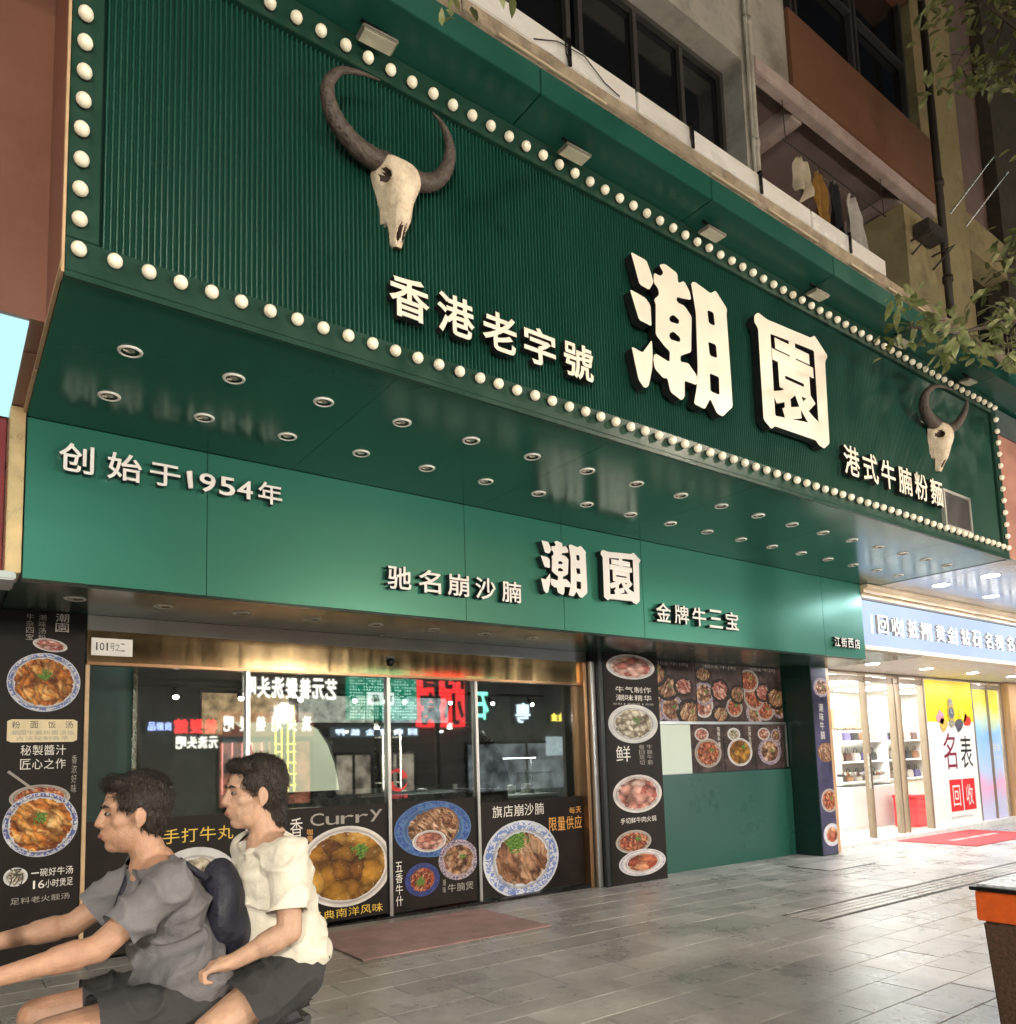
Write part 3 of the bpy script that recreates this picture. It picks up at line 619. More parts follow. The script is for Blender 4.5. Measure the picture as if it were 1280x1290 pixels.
for j, (x0, x1, kd) in enumerate(((9.10, 9.86, 'brown'), (9.87, 10.63, 'curry'), (10.64, 11.41, 'soup'))):
    p = poster(f'dark framed dish picture, {("left", "middle", "right")[j]} one of the lower row beside the white panel', x0, x1, 1.315, 2.03, 7.735, m_menu, name='menu_board', th=.02)
    dish(kd, (x0 + x1) / 2, 1.60, .31, .22, 7.733, p); dish('pink' if j != 1 else 'white', x0 + .25, 1.88, .16, .10, 7.732, p)
    if j == 2: dish('soup', x1 - .2, 1.85, .14, .11, 7.732, p)
    text_line('printed_text', ('咖喱牛腩', '招牌粉面', '五香牛杂')[j], x1 - .14, x1 - .08, 1.68, 2.0, 7.733, m_inkw, p, vertical=True)
wp = thing('blank_panel', 'blank pale greenish-white panel left of the lower dish pictures', 'panel', (8.7, 7.72, 1.32))
MB().box(8.14, 7.715, 1.315, 9.08, 7.75, 2.03).build('sheet', M('pale_green_acrylic', (.62, .72, .62), .22, var=.06, scale=1), wp, bev=.006)  # panel's own pale greenish-white colour
MB().box(8.13, 7.712, 1.305, 9.09, 7.714, 1.315).build('lip', m_steel, wp)
pil = thing('end_pier', 'dark green wall pier at the right end of the restaurant front', 'wall', (11.8, 7.5, -.1))
MB().box(11.505, 7.22, -.4, 11.97, 8.2, 2.977).build('pier', m_darkgreen, pil, bev=.006)
p = poster('narrow dark blue and purple food poster on the end pier by the neighbouring shop', 11.52, 11.955, gz(12) + .02, 2.93, 7.212, M('blue_violet_print', (.05, .045, .10), .35, var=.6, scale=2))
for kd, z, rz in (('brown', .77, .19), ('red', .22, .18), ('meat', 1.55, .16), ('soup', 2.62, .16)): cropped_dish(kd, 11.80, z, .24, rz, 7.210, 11.525, 11.95, p)
text_line('printed_text', '潮味牛腩', 11.68, 11.80, 1.75, 2.35, 7.210, m_inkw, p, vertical=True)
MB().box(11.52, 7.20, 2.979, 12.0, 7.9, 3.02).build('upper_pier', m_darkgreen, pil)

# ------------------------------------------------------------------ restaurant interior behind the glass
inn = thing('restaurant_room', 'dim restaurant interior behind the glass doors', 'room', (4, 10, 0))
m_dim = M('dark_interior_wall', (.20, .205, .20), .7, var=.3, scale=1.5)
MB().box(.3, 13.0, -.4, 11.5, 13.1, 3.2).build('back_wall', m_dim, inn); MB().box(.2, 7.78, -.4, .3, 13.1, 3.2).build('side_wall', m_dim, inn); MB().box(8.2, 8.25, -.4, 8.3, 13.1, 3.2).build('side_wall', m_dim, inn)
MB().box(.2, 7.77, 3.03, 11.5, 13.1, 3.1).build('ceiling', m_dim, inn); MB().box(.2, 7.77, -.5, 11.5, 13.1, -.07).build('floor', M('dark_tile_floor', (.05, .048, .045), .25, var=.3), inn)
MB().box(.42, 7.66, -.4, 1.04, 7.77, 3.02).build('front_wall', m_darkgreen, inn)
m_spot = EM('lit_ceiling_spot', (1, .93, .8), 90)
sp_ = MB().lathe([(.001, 0), (.045, 0)], n=12).mesh('lens', m_spot); sr_ = MB().lathe([(.045, 0), (.065, 0), (.06, .02)], n=12).mesh('rim', m_black)
k = 0
for y in (9.2, 11.2):
    for x in (1.6, 3.0, 4.4, 5.8, 7.2):
        t_ = thing('ceiling_spot', f'small lit ceiling spot inside the restaurant, {ORD[k % 5]} from the left of the {"front" if y < 10 else "back"} row', 'ceiling spot', (x, y, 3.02), 'lit spots in the dining room'); k += 1
        inst('lens', sp_, t_, (x, y, 3.022)); inst('rim', sr_, t_, (x, y, 3.019))
dc = thing('display_case', 'curved-top food display case with a cream lit front behind the curry poster', 'display case', (4.2, 9.3, 0))
prof = [(9.0, 1.2), (8.66, 1.3), (8.70, 1.42), (8.80, 1.62), (9.0, 1.85), (9.3, 2.05), (9.7, 2.16), (9.9, 2.16), (9.9, 1.2)]
m_case = M('black_case', (.014, .014, .015), .25, var=.2)
MB().box(2.9, 8.70, -.06, 6.4, 9.9, 1.19).build('counter', m_case, dc, bev=.01)
for x in (2.9, 3.92, 6.34): MB().prism(prof, x, x + .06, ax='x').build('end_panel', m_case, dc)
mb = MB(); pr = prof[1:7]
for x0, x1, mm in ((2.965, 3.915, 0), (3.985, 6.335, 1)):
    mb = MB()
    for i in range(5): mb.quad((x0, pr[i][0] + .05, pr[i][1]), (x1, pr[i][0] + .05, pr[i][1]), (x1, pr[i + 1][0] + .05, pr[i + 1][1]), (x0, pr[i + 1][0] + .05, pr[i + 1][1]))
    mb.build('lit_screen' if mm == 0 else 'curved_glass', EM('cream_lit_screen', (.95, .92, .66), .95, .35, 1.0) if mm == 0 else m_darkglass, dc, smooth=True)
sh = thing('kitchen_shelf', 'steel kitchen shelf with stacked bowls at the back of the restaurant', 'shelf', (6, 12.4, 0))
for z in (.9, 1.4, 1.9): MB().box(4.4, 12.3, z, 8.0, 12.8, z + .04).build('shelf_board', m_steel, sh)
for x in (4.45, 6.2, 7.95): MB().box(x - .02, 12.3, -.07, x + .02, 12.34, 2.1).build('upright', m_steel, sh)
bw = MB().lathe([(.001, 0), (.05, 0), (.10, .07), (.095, .07), (.048, .01)], n=14).mesh('bowl_stack', m_white, smooth=True)
for i in range(12):
    t_ = inst('bowl', bw, None, (4.7 + (i % 6) * .55, 12.5, (1.44 if i < 6 else 1.94))); tag(t_, f'white bowl on the kitchen shelf, {ORD[i % 6]} from the left on the {"middle" if i < 6 else "top"} board', 'bowl', 'bowls on the kitchen shelf')
tab = [thing('dining_table', f'dark square dining table inside the restaurant, {ORD[i]} from the left', 'table', (x, 10.6, -.07), 'dining tables') for i, x in enumerate((1.6, 3.4, 5.2, 7.0))]
for t_, x in zip(tab, (1.6, 3.4, 5.2, 7.0)):
    MB().box(x - .45, 10.2, .70, x + .45, 11.0, .74).build('tabletop', m_bronze, t_, bev=.006); MB().tube([(x, 10.6, -.07), (x, 10.6, .70)], .04, 10).build('leg', m_blackmetal, t_); MB().box(x - .25, 10.4, -.07, x + .25, 10.8, -.05).build('base', m_blackmetal, t_)
pn = MB().lathe([(.02, .22), (.05, .2), (.16, .0), (.15, .0), (.04, .18)], n=18).mesh('shade', m_bronze, smooth=True); pbm = MB().sphere((0, 0, .05), .05, 12, 8).mesh('lamp', EM('warm_pendant', (1, .78, .5), 70), smooth=True); pc_ = MB().tube([(0, 0, .2), (0, 0, 1.03)], .006, 6).mesh('cord', m_black)
for i, x in enumerate((1.6, 3.4, 5.2, 7.0)):
    t_ = thing('pendant_lamp', f'bronze pendant lamp over a dining table, {ORD[i]} from the left', 'pendant lamp', (x, 10.6, 2.0), 'pendant lamps in the restaurant')
    inst('shade', pn, t_, (x, 10.6, 2.0)); inst('lamp', pbm, t_, (x, 10.6, 2.0)); inst('cord', pc_, t_, (x, 10.6, 2.0))
for i, x in enumerate((4.9, 6.5)):
    t_ = thing('wall_picture', f'pale framed picture on the back wall of the restaurant, {("left", "right")[i]} one', 'picture', (x, 12.95, 2.2)); MB().box(x - .6, 12.95, 2.15, x + .6, 12.99, 2.8).build('frame', m_bronze, t_); MB().box(x - .55, 12.94, 2.2, x + .55, 12.949, 2.75).build('print', m_tan, t_)
tk = thing('track_light', 'black ceiling track with small bright spot heads inside the restaurant', 'track light', (3.2, 9.6, 2.5))
MB().box(1.2, 9.58, 2.56, 7.8, 9.62, 2.60).build('track', m_blackmetal, tk)
for i in range(9):
    x = 1.5 + i * .75; MB().tube([(x, 9.6, 2.56), (x, 9.57, 2.50), (x, 9.50, 2.44)], [.012, .035, .042], 10).build('spot_head', m_blackmetal, tk)
    MB().sphere((x, 9.495, 2.437), (.034, .012, .03), 10, 6).build('spot_lens', EM('track_spot', (1, .96, .88), 40), tk)
for i, (x0, x1) in enumerate(((3.4, 4.9), (5.0, 6.5), (6.6, 8.1))):
    t_ = thing('menu_screen', f'glowing menu screen high on the back wall of the restaurant, {("left", "middle", "right")[i]} one', 'menu screen', ((x0 + x1) / 2, 12.9, 2.0))
    MB().box(x0, 12.86, 2.10, x1, 12.92, 2.85).build('case', m_black, t_); MB().box(x0 + .04, 12.85, 2.14, x1 - .04, 12.859, 2.81).build('screen', EM('menu_glow', ((.9, .55, .3), (.8, .75, .65), (.6, .7, .75))[i], .9, .75, 6), t_)
bc_ = thing('serving_counter', 'steel serving counter with a glass front and an added light strip inside the restaurant', 'counter', (6.6, 9.6, 0))
MB().box(5.2, 9.7, -.06, 8.1, 10.4, 1.0).build('body', m_steel, bc_, bev=.01); MB().box(5.15, 9.66, 1.003, 8.12, 10.44, 1.045).build('top', m_white, bc_, bev=.006)
MB().box(5.3, 9.72, 1.36, 8.05, 9.76, 1.39).build('glass_rail', m_chrome, bc_); MB().box(5.3, 9.735, 1.05, 8.05, 9.745, 1.358).build('screen_glass', m_glass_clear, bc_)
MB().box(5.3, 10.1, 1.62, 8.05, 10.3, 1.66).build('light_shelf', m_steel, bc_); MB().box(5.32, 10.12, 1.605, 8.03, 10.28, 1.619).build('added_light_strip', EM('added_counter_strip', (.95, .97, 1), 9), bc_)  # strip lamp added to brighten the counter behind the right panes
for x in (5.35, 6.7, 8.0): MB().tube([(x, 10.2, 1.045), (x, 10.2, 1.62)], .015, 8).build('upright', m_chrome, bc_)
rr_ = random.Random(4)
for i in range(8):
    x = 5.55 + i * .33; h_ = rr_.uniform(.12, .22); r_ = rr_.uniform(.07, .11); t_ = thing('steel_pot', f'steel pot on the serving counter, {ORD[i]} from the left', 'pot', (x, 10.15, 1.05), 'pots on the serving counter')
    MB().lathe([(.001, 0), (r_, 0), (r_, h_), (r_ * 1.06, h_), (r_ * .9, h_ - .01), (.001, .02)], (x, 10.15, 1.048), 16).build('pot_body', m_chrome, t_, smooth=True)
    for q_ in (-1, 1): MB().tube([(x + q_ * r_, 10.13, 1.05 + h_ * .7), (x + q_ * (r_ + .03), 10.15, 1.05 + h_ * .7), (x + q_ * r_, 10.17, 1.05 + h_ * .7)], .006, 6).build('handle', m_blackmetal, t_)
pt = thing('teal_partition', 'teal panelled partition with a thin steel frame behind the left glass pane', 'partition', (1.6, 9.3, 0))
MB().box(.5, 9.3, -.06, 1.75, 9.36, 2.9).build('panel', M('teal_laminate', (.05, .14, .14), .5), pt); MB().box(1.755, 9.28, -.06, 1.80, 9.38, 2.9).build('post', m_chrome, pt); MB().box(.5, 9.285, 1.0, 1.75, 9.299, 1.04).build('rail', m_chrome, pt)
lb = thing('menu_lightbox', 'small lit menu lightbox on the back wall of the restaurant', 'lightbox', (1.6, 12.95, 1.9))
MB().box(.9, 12.93, 1.5, 2.3, 12.99, 2.1).build('case', m_black, lb); MB().box(.95, 12.92, 1.55, 2.25, 12.929, 2.05).build('face', EM('cool_lightbox', (.75, .95, .95), 1.3, .3, 4), lb)

# ------------------------------------------------------------------ left neighbour
ln = thing('brown_wall', 'tall brown glossy wall beside the left end of the green sign', 'wall', (.4, 6.5, 3.95))
MB().box(-9, 4.515, 3.958, .405, 4.9, 9.5).build('wall_face', m_brown, ln)
MB().box(.397, 3.93, 3.96, .411, 4.512, 8.5).build('side_return', m_brown, ln)
MB().box(-6, 4.905, 3.951, .40, 5.93, 3.975).build('canopy_slab', m_brown, ln)
MB().prism([(3.92, 3.93), (3.90, 3.957), (5.70, 3.95), (5.70, 3.915)], .393, .411, ax='x').build('gap_trim', m_tan, ln)
MB().sphere((.402, 5.02, 3.93), (.012, .03, .012), 10, 6).build('clip', m_chrome, ln, smooth=True)
lp = thing('light_panel', 'bright cyan-white light panel beside the brown wall at the left edge', 'light panel', (-2, 5.2, 3.94))
MB().box(-4.0, 4.53, 3.938, .325, 5.86, 3.9495).build('diffuser', EM('cyan_white_panel', (.50, .84, .87), .95, .04), lp)
ls_ = thing('red_neighbour_fascia', 'dark red fascia with tan edge trim at the far left', 'fascia', (-3, 5.75, 2.9))
MB().box(-9, 5.90, 2.87, .318, 5.98, 3.945).build('red_face', m_red, ls_, bev=.004); MB().box(.322, 5.66, 2.86, .408, 5.98, 3.945).build('edge_trim', M('gold_tan_trim', (.60, .42, .22), .3, metal=.5, var=.2), ls_, bev=.006)
MB().box(-9, 5.60, 2.80, .38, 5.96, 2.855).build('lower_rail', m_steel, ls_, bev=.01)
lw = thing('neighbour_shopfront', 'pale shopfront wall of the left neighbour below its red fascia', 'wall', (-3, 7.6, 0))
MB().box(-9, 7.62, -.3, .30, 7.9, 2.98).build('wall', m_plaster, lw); MB().box(.30, 7.5, -.3, .395, 7.9, 2.98).build('edge_post', m_steel, lw, bev=.004)
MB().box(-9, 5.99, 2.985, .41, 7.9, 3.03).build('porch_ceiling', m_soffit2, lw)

# ------------------------------------------------------------------ right neighbour: bright watch and handbag shop
NX0, NX1, NY = 12.45, 21.0, 7.80
ns = thing('lightbox_sign', 'pale blue-white lit shop sign with white lettering over the bright neighbouring shop', 'sign', (15, 5.8, 3.05))
MB().box(10.55, 5.80, 3.05, 24.0, 5.95, 3.725).build('sign_face', EM('pale_blue_sign_face', (.58, .70, .92), 1.0, .15, .8), ns)
m_ltr = EM('lit_white_letter', (1, .99, .97), 2.6)
for i, ch in enumerate('回收抵押黄金钻石名表名包'):
    x0 = 10.99 + (i // 2) * .885 + (i % 2) * .385; character(ch, x0, x0 + .275, 3.25, 3.52, 5.745, .045, [m_ltr, m_inkg], ns, off=.004)
for i in range(7): MB().box(10.90 + i * .885 - .010, 5.785, 3.25, 10.90 + i * .885 + .012, 5.795, 3.52).build('divider', m_ltr, ns)
cor = thing('cornice', 'tan and gold moulded cornice above the lit sign of the bright shop', 'cornice', (15, 5.7, 3.73))
MB().prism([(5.78, 3.728), (5.70, 3.728), (5.70, 3.77), (5.66, 3.79), (5.66, 3.83), (5.60, 3.86), (5.60, 3.898), (5.78, 3.898)], 10.50, 24.0, ax='x').build('moulding', M('cornice_tan', (.62, .48, .33), .35, var=.1), cor)
MB().box(10.5, 5.655, 3.775, 24, 5.662, 3.785).build('gold_line', m_gold, cor)
MB().box(10.5, 5.70, 2.985, 24, 5.96, 3.046).build('lower_rail', M('cream_rail', (.70, .62, .50), .35), cor, bev=.006)
nc = thing('bright_soffit', 'shiny pale ceiling panels in front of the bright neighbouring shop', 'soffit', (16, 4.8, 3.9))
m_pale = M('pale_gloss_panel', (.50, .52, .55), .18, metal=.5, var=.1, scale=1, stretch=(1, .3, 1), bump=.15, bscale=3)
for k in range(8): MB().box(10.815 + k * 1.65, 3.93, 3.90, 10.815 + k * 1.65 + 1.645, 5.79, 3.93).build('soffit_panel', m_pale, nc)
MB().box(10.5, 5.965, 3.03, 24, 7.95, 3.06).build('porch_ceiling', M('cream_ceiling', (.75, .72, .66), .4), nc)
nl = MB().lathe([(.001, 0), (.11, 0)], n=14).mesh('lens', EM('white_downlight', (.86, .92, 1), 190)); nr = MB().lathe([(.11, 0), (.13, 0), (.125, .02)], n=14).mesh('rim', m_chrome)
for k in range(6):
    for j, y in enumerate((4.45, 5.1)):
        x = 11.6 + k * 1.65; t_ = thing('lit_downlight', f'lit white downlight of the pale soffit, {ORD[k]} from left in the {"outer" if j == 0 else "inner"} row', 'downlight', (x, y, 3.9), 'lit downlights by the bright shop')
        inst('lens', nl, t_, (x, y, 3.897)); inst('rim', nr, t_, (x, y, 3.895))
for k in range(5):
    x = 12.9 + k * 1.9; t_ = thing('porch_light', f'lit white porch light over the bright shop door, {ORD[k]} from the left', 'downlight', (x, 6.9, 3.03), 'porch lights by the bright shop')
    inst('lens', nl, t_, (x, 6.9, 3.027)); inst('rim', nr, t_, (x, 6.9, 3.025))
us = thing('pink_neighbour_sign', 'pinkish brown signboard edge beyond the right end of the green sign', 'signboard', (17, 4, 3.95))
MB().box(10.86, 3.96, 3.935, 24, 4.45, 5.6).build('sign_face', M('pink_brown_panel', (.42, .20, .15), .45, var=.15), us, bev=.01); MB().box(10.86, 3.955, 5.61, 24, 4.45, 5.95).build('upper_band', m_steel, us, bev=.01)

nf = thing('bright_shopfront', 'bronze-framed glass front of the brightly lit watch and handbag shop', 'shopfront', (16.5, NY, -.15))
m_brz = M('honey_bronze_frame', (.32, .25, .18), .35, metal=.5, var=.08, scale=3, rvar=.02)
m_wood = M('honey_wood_frame', (.50, .30, .15), .4, var=.2, scale=4, stretch=(6, 6, .4))
MB().box(11.975, 7.35, -.3, 12.28, 8.0, 3.028).build('door_post', m_wood, nf, bev=.01)
MB().box(12.285, 7.72, 3.00, NX1, 7.90, 3.12 - .095).build('head_rail', m_brz, nf)
MB().box(12.285, 7.76, 2.86, NX1, 7.86, 2.95).build('transom_bar', m_brz, nf, bev=.004)
for x, w_ in ((14.15, .035), (15.20, .05), (15.42, .035), (16.38, .05), (18.60, .06), (19.4, .035), (20.10, .08)): MB().box(x - w_ / 2, 7.74, gz(x) - .2, x + w_ / 2, 7.88, 3.0).build('mullion', m_brz, nf, bev=.004)
for x0, x1 in ((12.30, 14.12), (14.18, 15.16), (15.45, 16.34), (18.66, 19.37), (19.43, 20.03)): MB().box(x0, NY, gz(x0) - .05, x1, NY + .01, 2.86).build('glass_pane', m_glass_clear, nf)
MB().box(12.285, 7.55, -.45, NX1, 7.9, gz(16) + .075).build('sill', M('white_stone_sill', (.62, .60, .56), .35), nf, bev=.006)
MB().box(20.17, 7.6, -.4, 21.6, 8.2, 3.02).build('end_column', m_wood, nf, bev=.01)
MB().box(14.02, 7.70, .85, 14.06, 7.74, 1.5).build('door_handle', m_chrome, nf); 
p = poster('tall yellow and white watch buying poster with red squares in the bright shop window', 16.42, 18.54, gz(17) + .06, 2.98, 7.735, M('white_print', (.82, .80, .78), .4, var=.03), th=.03)
MB().box(16.43, 7.731, 2.10, 18.53, 7.7345, 2.975).build('yellow_field', M('yellow_print', (.88, .70, .02), .4, var=.05), p)
text_line('printed_text', '名', 16.98, 17.62, 1.10, 1.86, 7.730, M('maroon_ink', (.22, .02, .05), .5), p, off=.0); text_line('printed_text', '表', 17.75, 18.36, 1.10, 1.80, 7.730, m_inkk, p)
for x0, ch in ((17.15, '回'), (17.75, '收')):
    q = MB().box(x0, 7.729, .22, x0 + .55, 7.732, .88).build('red_square', m_inkr, p); text_line('printed_text', ch, x0 + .09, x0 + .46, .32, .76, 7.727, m_inkw, q)
text_line('printed_text', '高价回收名表名包', 17.1, 18.1, .07, .12, 7.730, m_inkg, p)
rnd = random.Random(3)
MB().prism([(17.38, 2.02), (17.44, 1.98), (17.52, 1.98), (17.58, 2.02), (17.61, 2.28), (17.58, 2.56), (17.52, 2.60), (17.44, 2.60), (17.38, 2.56), (17.35, 2.28)], 7.7175, 7.7185).build('printed_strap', M('steel_ink', (.34, .30, .24), .4, var=.5, scale=25, stretch=(.3, 1, 1)), p)
MB().lathe([(.001, 0), (.17, 0)], (17.48, 7.7165, 2.29), 24, 'y').build('printed_watch', M('gold_ink', (.60, .40, .08), .4), p); MB().lathe([(.001, 0), (.125, 0)], (17.48, 7.7155, 2.29), 24, 'y').build('printed_dial', M('dial_ink', (.10, .12, .16), .4), p)
MB().box(17.473, 7.7142, 2.29, 17.487, 7.715, 2.39).box(17.487, 7.7142, 2.283, 17.55, 7.715, 2.295).build('printed_hands', m_inkw, p)
for x, z, c in ((17.0, 2.2, (.75, .25, .3)), (17.12, 2.05, (.85, .45, .1)), (18.0, 2.25, (.8, .55, .05)), (18.2, 2.12, (.75, .05, .03)), (17.8, 2.05, (.1, .1, .12))):
    MB().prism([(x + .2 * math.cos(a) * rnd.uniform(.6, 1.1), z + .17 * math.sin(a) * rnd.uniform(.6, 1.1)) for a in [k * .63 for k in range(10)]], 7.720, 7.7215).build('printed_jewel', M('jewel_ink', c, .4, var=.3, scale=12), p)
def gradient_print():
    t = NT('faded_multicolour_print'); z = t.n('SeparateXYZ', Vector=t.n('TexCoord').outputs['Object']).outputs[2]
    nz = t.n('TexNoise', Vector=t.n('TexCoord').outputs['Object'], Scale=1.4, Detail=3.0).outputs[0]
    f = t.math('DIVIDE', t.math('ADD', z, t.math('MULTIPLY', t.math('SUBTRACT', nz, .5), .9)), 2.9)
    c = t.ramp(f, [(.08, (.62, .62, .85)), (.22, (.85, .45, .68)), (.36, (.55, .66, .90)), (.62, (.30, .56, .88)), (.74, (.62, .74, .50)), (.88, (.82, .74, .08))])
    return t.done(t.n('BsdfPrincipled', Base_Color=c, Roughness=.4).outputs[0])
p = poster('blurred yellow, blue and pink window graphic at the right end of the bright shop', 18.67, 20.02, gz(19) + .05, 2.84, 7.785, gradient_print(), th=.006)
text_line('printed_text', '名表名包', 19.52, 19.92, 1.25, 1.34, 7.783, m_inkw, p); text_line('printed_text', '黄金', 19.52, 19.92, 1.45, 1.62, 7.783, m_inkw, p)
nr_ = thing('bright_shop_room', 'white brightly lit shop interior behind the bronze-framed glass', 'room', (16, 10, 0))
m_cr = M('cream_shop_wall', (.70, .66, .60), .6, var=.05)
MB().box(12.4, 11.0, -.4, 26.0, 11.1, 3.2).build('back_wall', m_cr, nr_); MB().box(12.285, 8.02, -.4, 12.33, 11.0, 3.2).build('side_wall', m_cr, nr_); MB().box(26.0, 7.9, -.4, 26.1, 11.1, 3.2).build('side_wall', m_cr, nr_)
MB().box(12.4, 7.91, -.5, 26.0, 11.0, -.1).build('floor', M('pale_shop_floor', (.66, .62, .55), .2, var=.05), nr_); MB().box(12.4, 7.91, 3.06, 26.0, 11.0, 3.1).build('ceiling', M('white_ceiling', (.8, .8, .78), .6), nr_)
k = 0
for x in (13.6, 16.0, 18.4, 20.8, 23.2):
    t_ = thing('ceiling_panel_light', f'bright white ceiling light panel in the watch shop, {ORD[k]} from the left', 'light panel', (x, 9.3, 3.05), 'ceiling light panels in the bright shop'); k += 1
    MB().box(x - .5, 8.3, 3.03, x + .5, 10.6, 3.055).build('diffuser', EM('bright_panel', (.98, .98, .96), 24), t_); MB().box(x - .53, 8.27, 3.045, x + .53, 10.63, 3.0595).build('frame', m_white, t_)
br = thing('brand_board', 'cream wall board reading a brand name inside the bright shop', 'sign', (19.3, 10.9, 2.2))
MB().box(18.35, 10.93, 2.12, 19.75, 10.99, 2.62).build('board', M('tan_board', (.60, .42, .22), .4), br); text_line('raised_text', 'Dior', 18.55, 19.5, 2.24, 2.50, 10.925, m_inkw, br)
cab = None; bag_cols = [(.03, .03, .03), (.25, .12, .06), (.35, .30, .25), (.10, .05, .04), (.45, .40, .36), (.12, .10, .22)]
bagm = [M('leather', c, .4, var=.2) for c in bag_cols]
bagme = []
for m in bagm:
    b_ = MB(); b_.prism([(-.14, 0), (.14, 0), (.16, .05), (.12, .20), (-.12, .20), (-.16, .05)], -.06, .06); bagme.append(b_.mesh('bag_body', m, bev=.015))
hnd = MB().tube([(-.07, 0, .19), (-.06, 0, .29), (0, 0, .325), (.06, 0, .29), (.07, 0, .19)], .008, 6).mesh('handle', m_black, smooth=True)
for u, x0 in enumerate((17.55, 19.75)):
    t_ = thing('display_cabinet', f'white display cabinet with shelves of handbags, {"left" if u == 0 else "right"} one in the bright shop', 'cabinet', (x0 + .9, 10.6, -.1))
    x1 = x0 + 2.0
    for z in (.05, .75, 1.25, 1.75): MB().box(x0, 10.35, z, x1, 10.9, z + .04).build('shelf_board', m_white, t_)
    for x in (x0, x1): MB().box(x - .02, 10.35, -.1, x + .02, 10.9, 2.0).build('side_panel', m_white, t_)
    MB().box(x0 + .02, 10.4, .09, x1 - .02, 10.88, .74).build('drawer_front', M('cream_lacquer', (.72, .66, .56), .3), t_)
    for r_, z in enumerate((.79, 1.29, 1.79)):
        for c_ in range(5):
            x = x0 + .22 + c_ * .39; g_ = thing('handbag', f'{("dark", "brown", "taupe", "dark brown", "grey", "violet-black")[(c_ + r_ * 2 + u) % 6]} leather handbag, {ORD[c_]} from the left on the {("lower", "middle", "top")[r_]} shelf of the {"left" if u == 0 else "right"} cabinet', 'handbag', (x, 10.55, z), 'handbags in the bright shop')
            inst('bag_body', bagme[(c_ + r_ * 2 + u) % 6], g_, (x, 10.55, z)); inst('handle', hnd, g_, (x, 10.55, z))
ct = thing('glass_counter', 'low white glass-topped counter in the bright shop', 'counter', (16.6, 9.3, -.1))
MB().box(15.6, 9.0, -.1, 17.6, 9.6, .78).build('body', m_white, ct, bev=.01); MB().box(15.6, 9.0, .79, 17.6, 9.6, 1.0).build('vitrine', m_glass_clear, ct); MB().box(15.8, 9.1, .785, 17.4, 9.5, .80).build('tray', m_print, ct)
bxr = random.Random(21)
for i in range(9):
    x = 15.75 + i * .2; t_ = thing('watch_box', f'small boxed watch on the glass counter, {ORD[i]} from the left', 'watch box', (x, 9.3, 1.0), 'boxed watches on the counter')
    MB().box(x - .06, 9.22, 1.002, x + .06, 9.38, 1.05 + bxr.uniform(0, .05)).build('box', bagm[i % 6], t_, bev=.008); MB().lathe([(.001, .0), (.03, .0), (.03, -.012), (.001, -.013)], (x, 9.215, 1.05), 10, 'y').build('dial', m_chrome, t_)
rb = thing('red_box', 'red display box near the door of the bright shop', 'box', (17.1, 8.5, -.1)); MB().box(16.85, 8.3, -.1, 17.35, 8.8, .50).build('body', m_inkr, rb, bev=.01); MB().box(16.83, 8.28, .505, 17.37, 8.82, .57).build('lid', m_inkr, rb, bev=.01)

# ------------------------------------------------------------------ mats, planter
def slant_box(x0, y0, x1, y1, h, z=0): return MB().add([(x, y, gz(x) + zz) for zz in (z, z + h) for y in (y0, y1) for x in (x0, x1)], [(0, 2, 3, 1), (4, 5, 7, 6), (0, 1, 5, 4), (2, 6, 7, 3), (0, 4, 6, 2), (1, 3, 7, 5)])
m_mat = M('dusty_pink_mat', (.44, .28, .26), .9, var=.2, scale=5, bump=.4, bscale=120, dirt=(.32, .22, .21), dscale=1.5)
o = slant_box(2.93, 6.08, 4.95, 7.30, .010, .002).build('door_mat', m_mat, bev=.004); tag(o, 'worn dusty pink doormat on the paving before the glass doors', 'mat')
o = thing('door_mat', 'red doormat with pale lettering in front of the bright shop', 'mat', (15.6, 6.8, -.13))
slant_box(14.35, 6.12, 17.3, 7.48, .012, .002).build('pile', M('red_mat', (.40, .05, .055), .9, var=.15, bump=.4, bscale=100), o)
mb = MB()
for x0, x1 in ((14.9, 15.5), (15.6, 16.1), (16.2, 16.8)): mb.add([(x, y, gz(x) + .0165) for y in (6.72, 6.84) for x in (x0, x1)], [(0, 1, 3, 2)])
mb.build('printed_lettering', M('faded_pink_ink', (.62, .36, .34), .9), o)
mh = thing('manhole_cover', 'rectangular inspection cover set in the paving before the end pier', 'manhole cover', (11.0, 6.3, -.09))
slant_box(10.1, 6.22, 11.3, 6.92, .003, .0015).build('frame', m_blackmetal, mh); slant_box(10.135, 6.255, 11.265, 6.885, .004, .0025).build('plate', m_slab, mh)
pb = thing('planter_box', 'dark brown street planter box with an orange rim band at the lower right', 'planter', (5.4, 1.6, -.05))
X0, Y1 = 4.80, 2.095
m_peb = M('brown_pebble_panel', (.085, .045, .028), .55, var=.6, scale=60, bump=.5, bscale=90)
MB().prism([(X0 + .03, .605), (X0 + .14, -.06), (X0 + 1.1, -.06), (X0 + 1.2, .605)], 1.0, Y1 - .03).build('body', m_peb, pb, bev=.012)
MB().box(X0 + .01, 1.0, .61, X0 + 1.22, Y1 - .01, .775).build('rim_band', M('orange_paint', (.75, .12, .015), .4, var=.1, dirt=(.5, .07, .01), dscale=5), pb, bev=.006)
MB().box(X0 - .015, .98, .778, X0 + 1.25, Y1 + .01, .80).build('lip', m_blackmetal, pb, bev=.004)
MB().box(X0 + .02, 1.02, .80, X0 + 1.2, Y1 - .02, .812).build('tray', M('white_speckled_tray', (.62, .66, .70), .3, var=.25, scale=40, dirt=(.12, .18, .22), dscale=18), pb)
mb_leaf = None
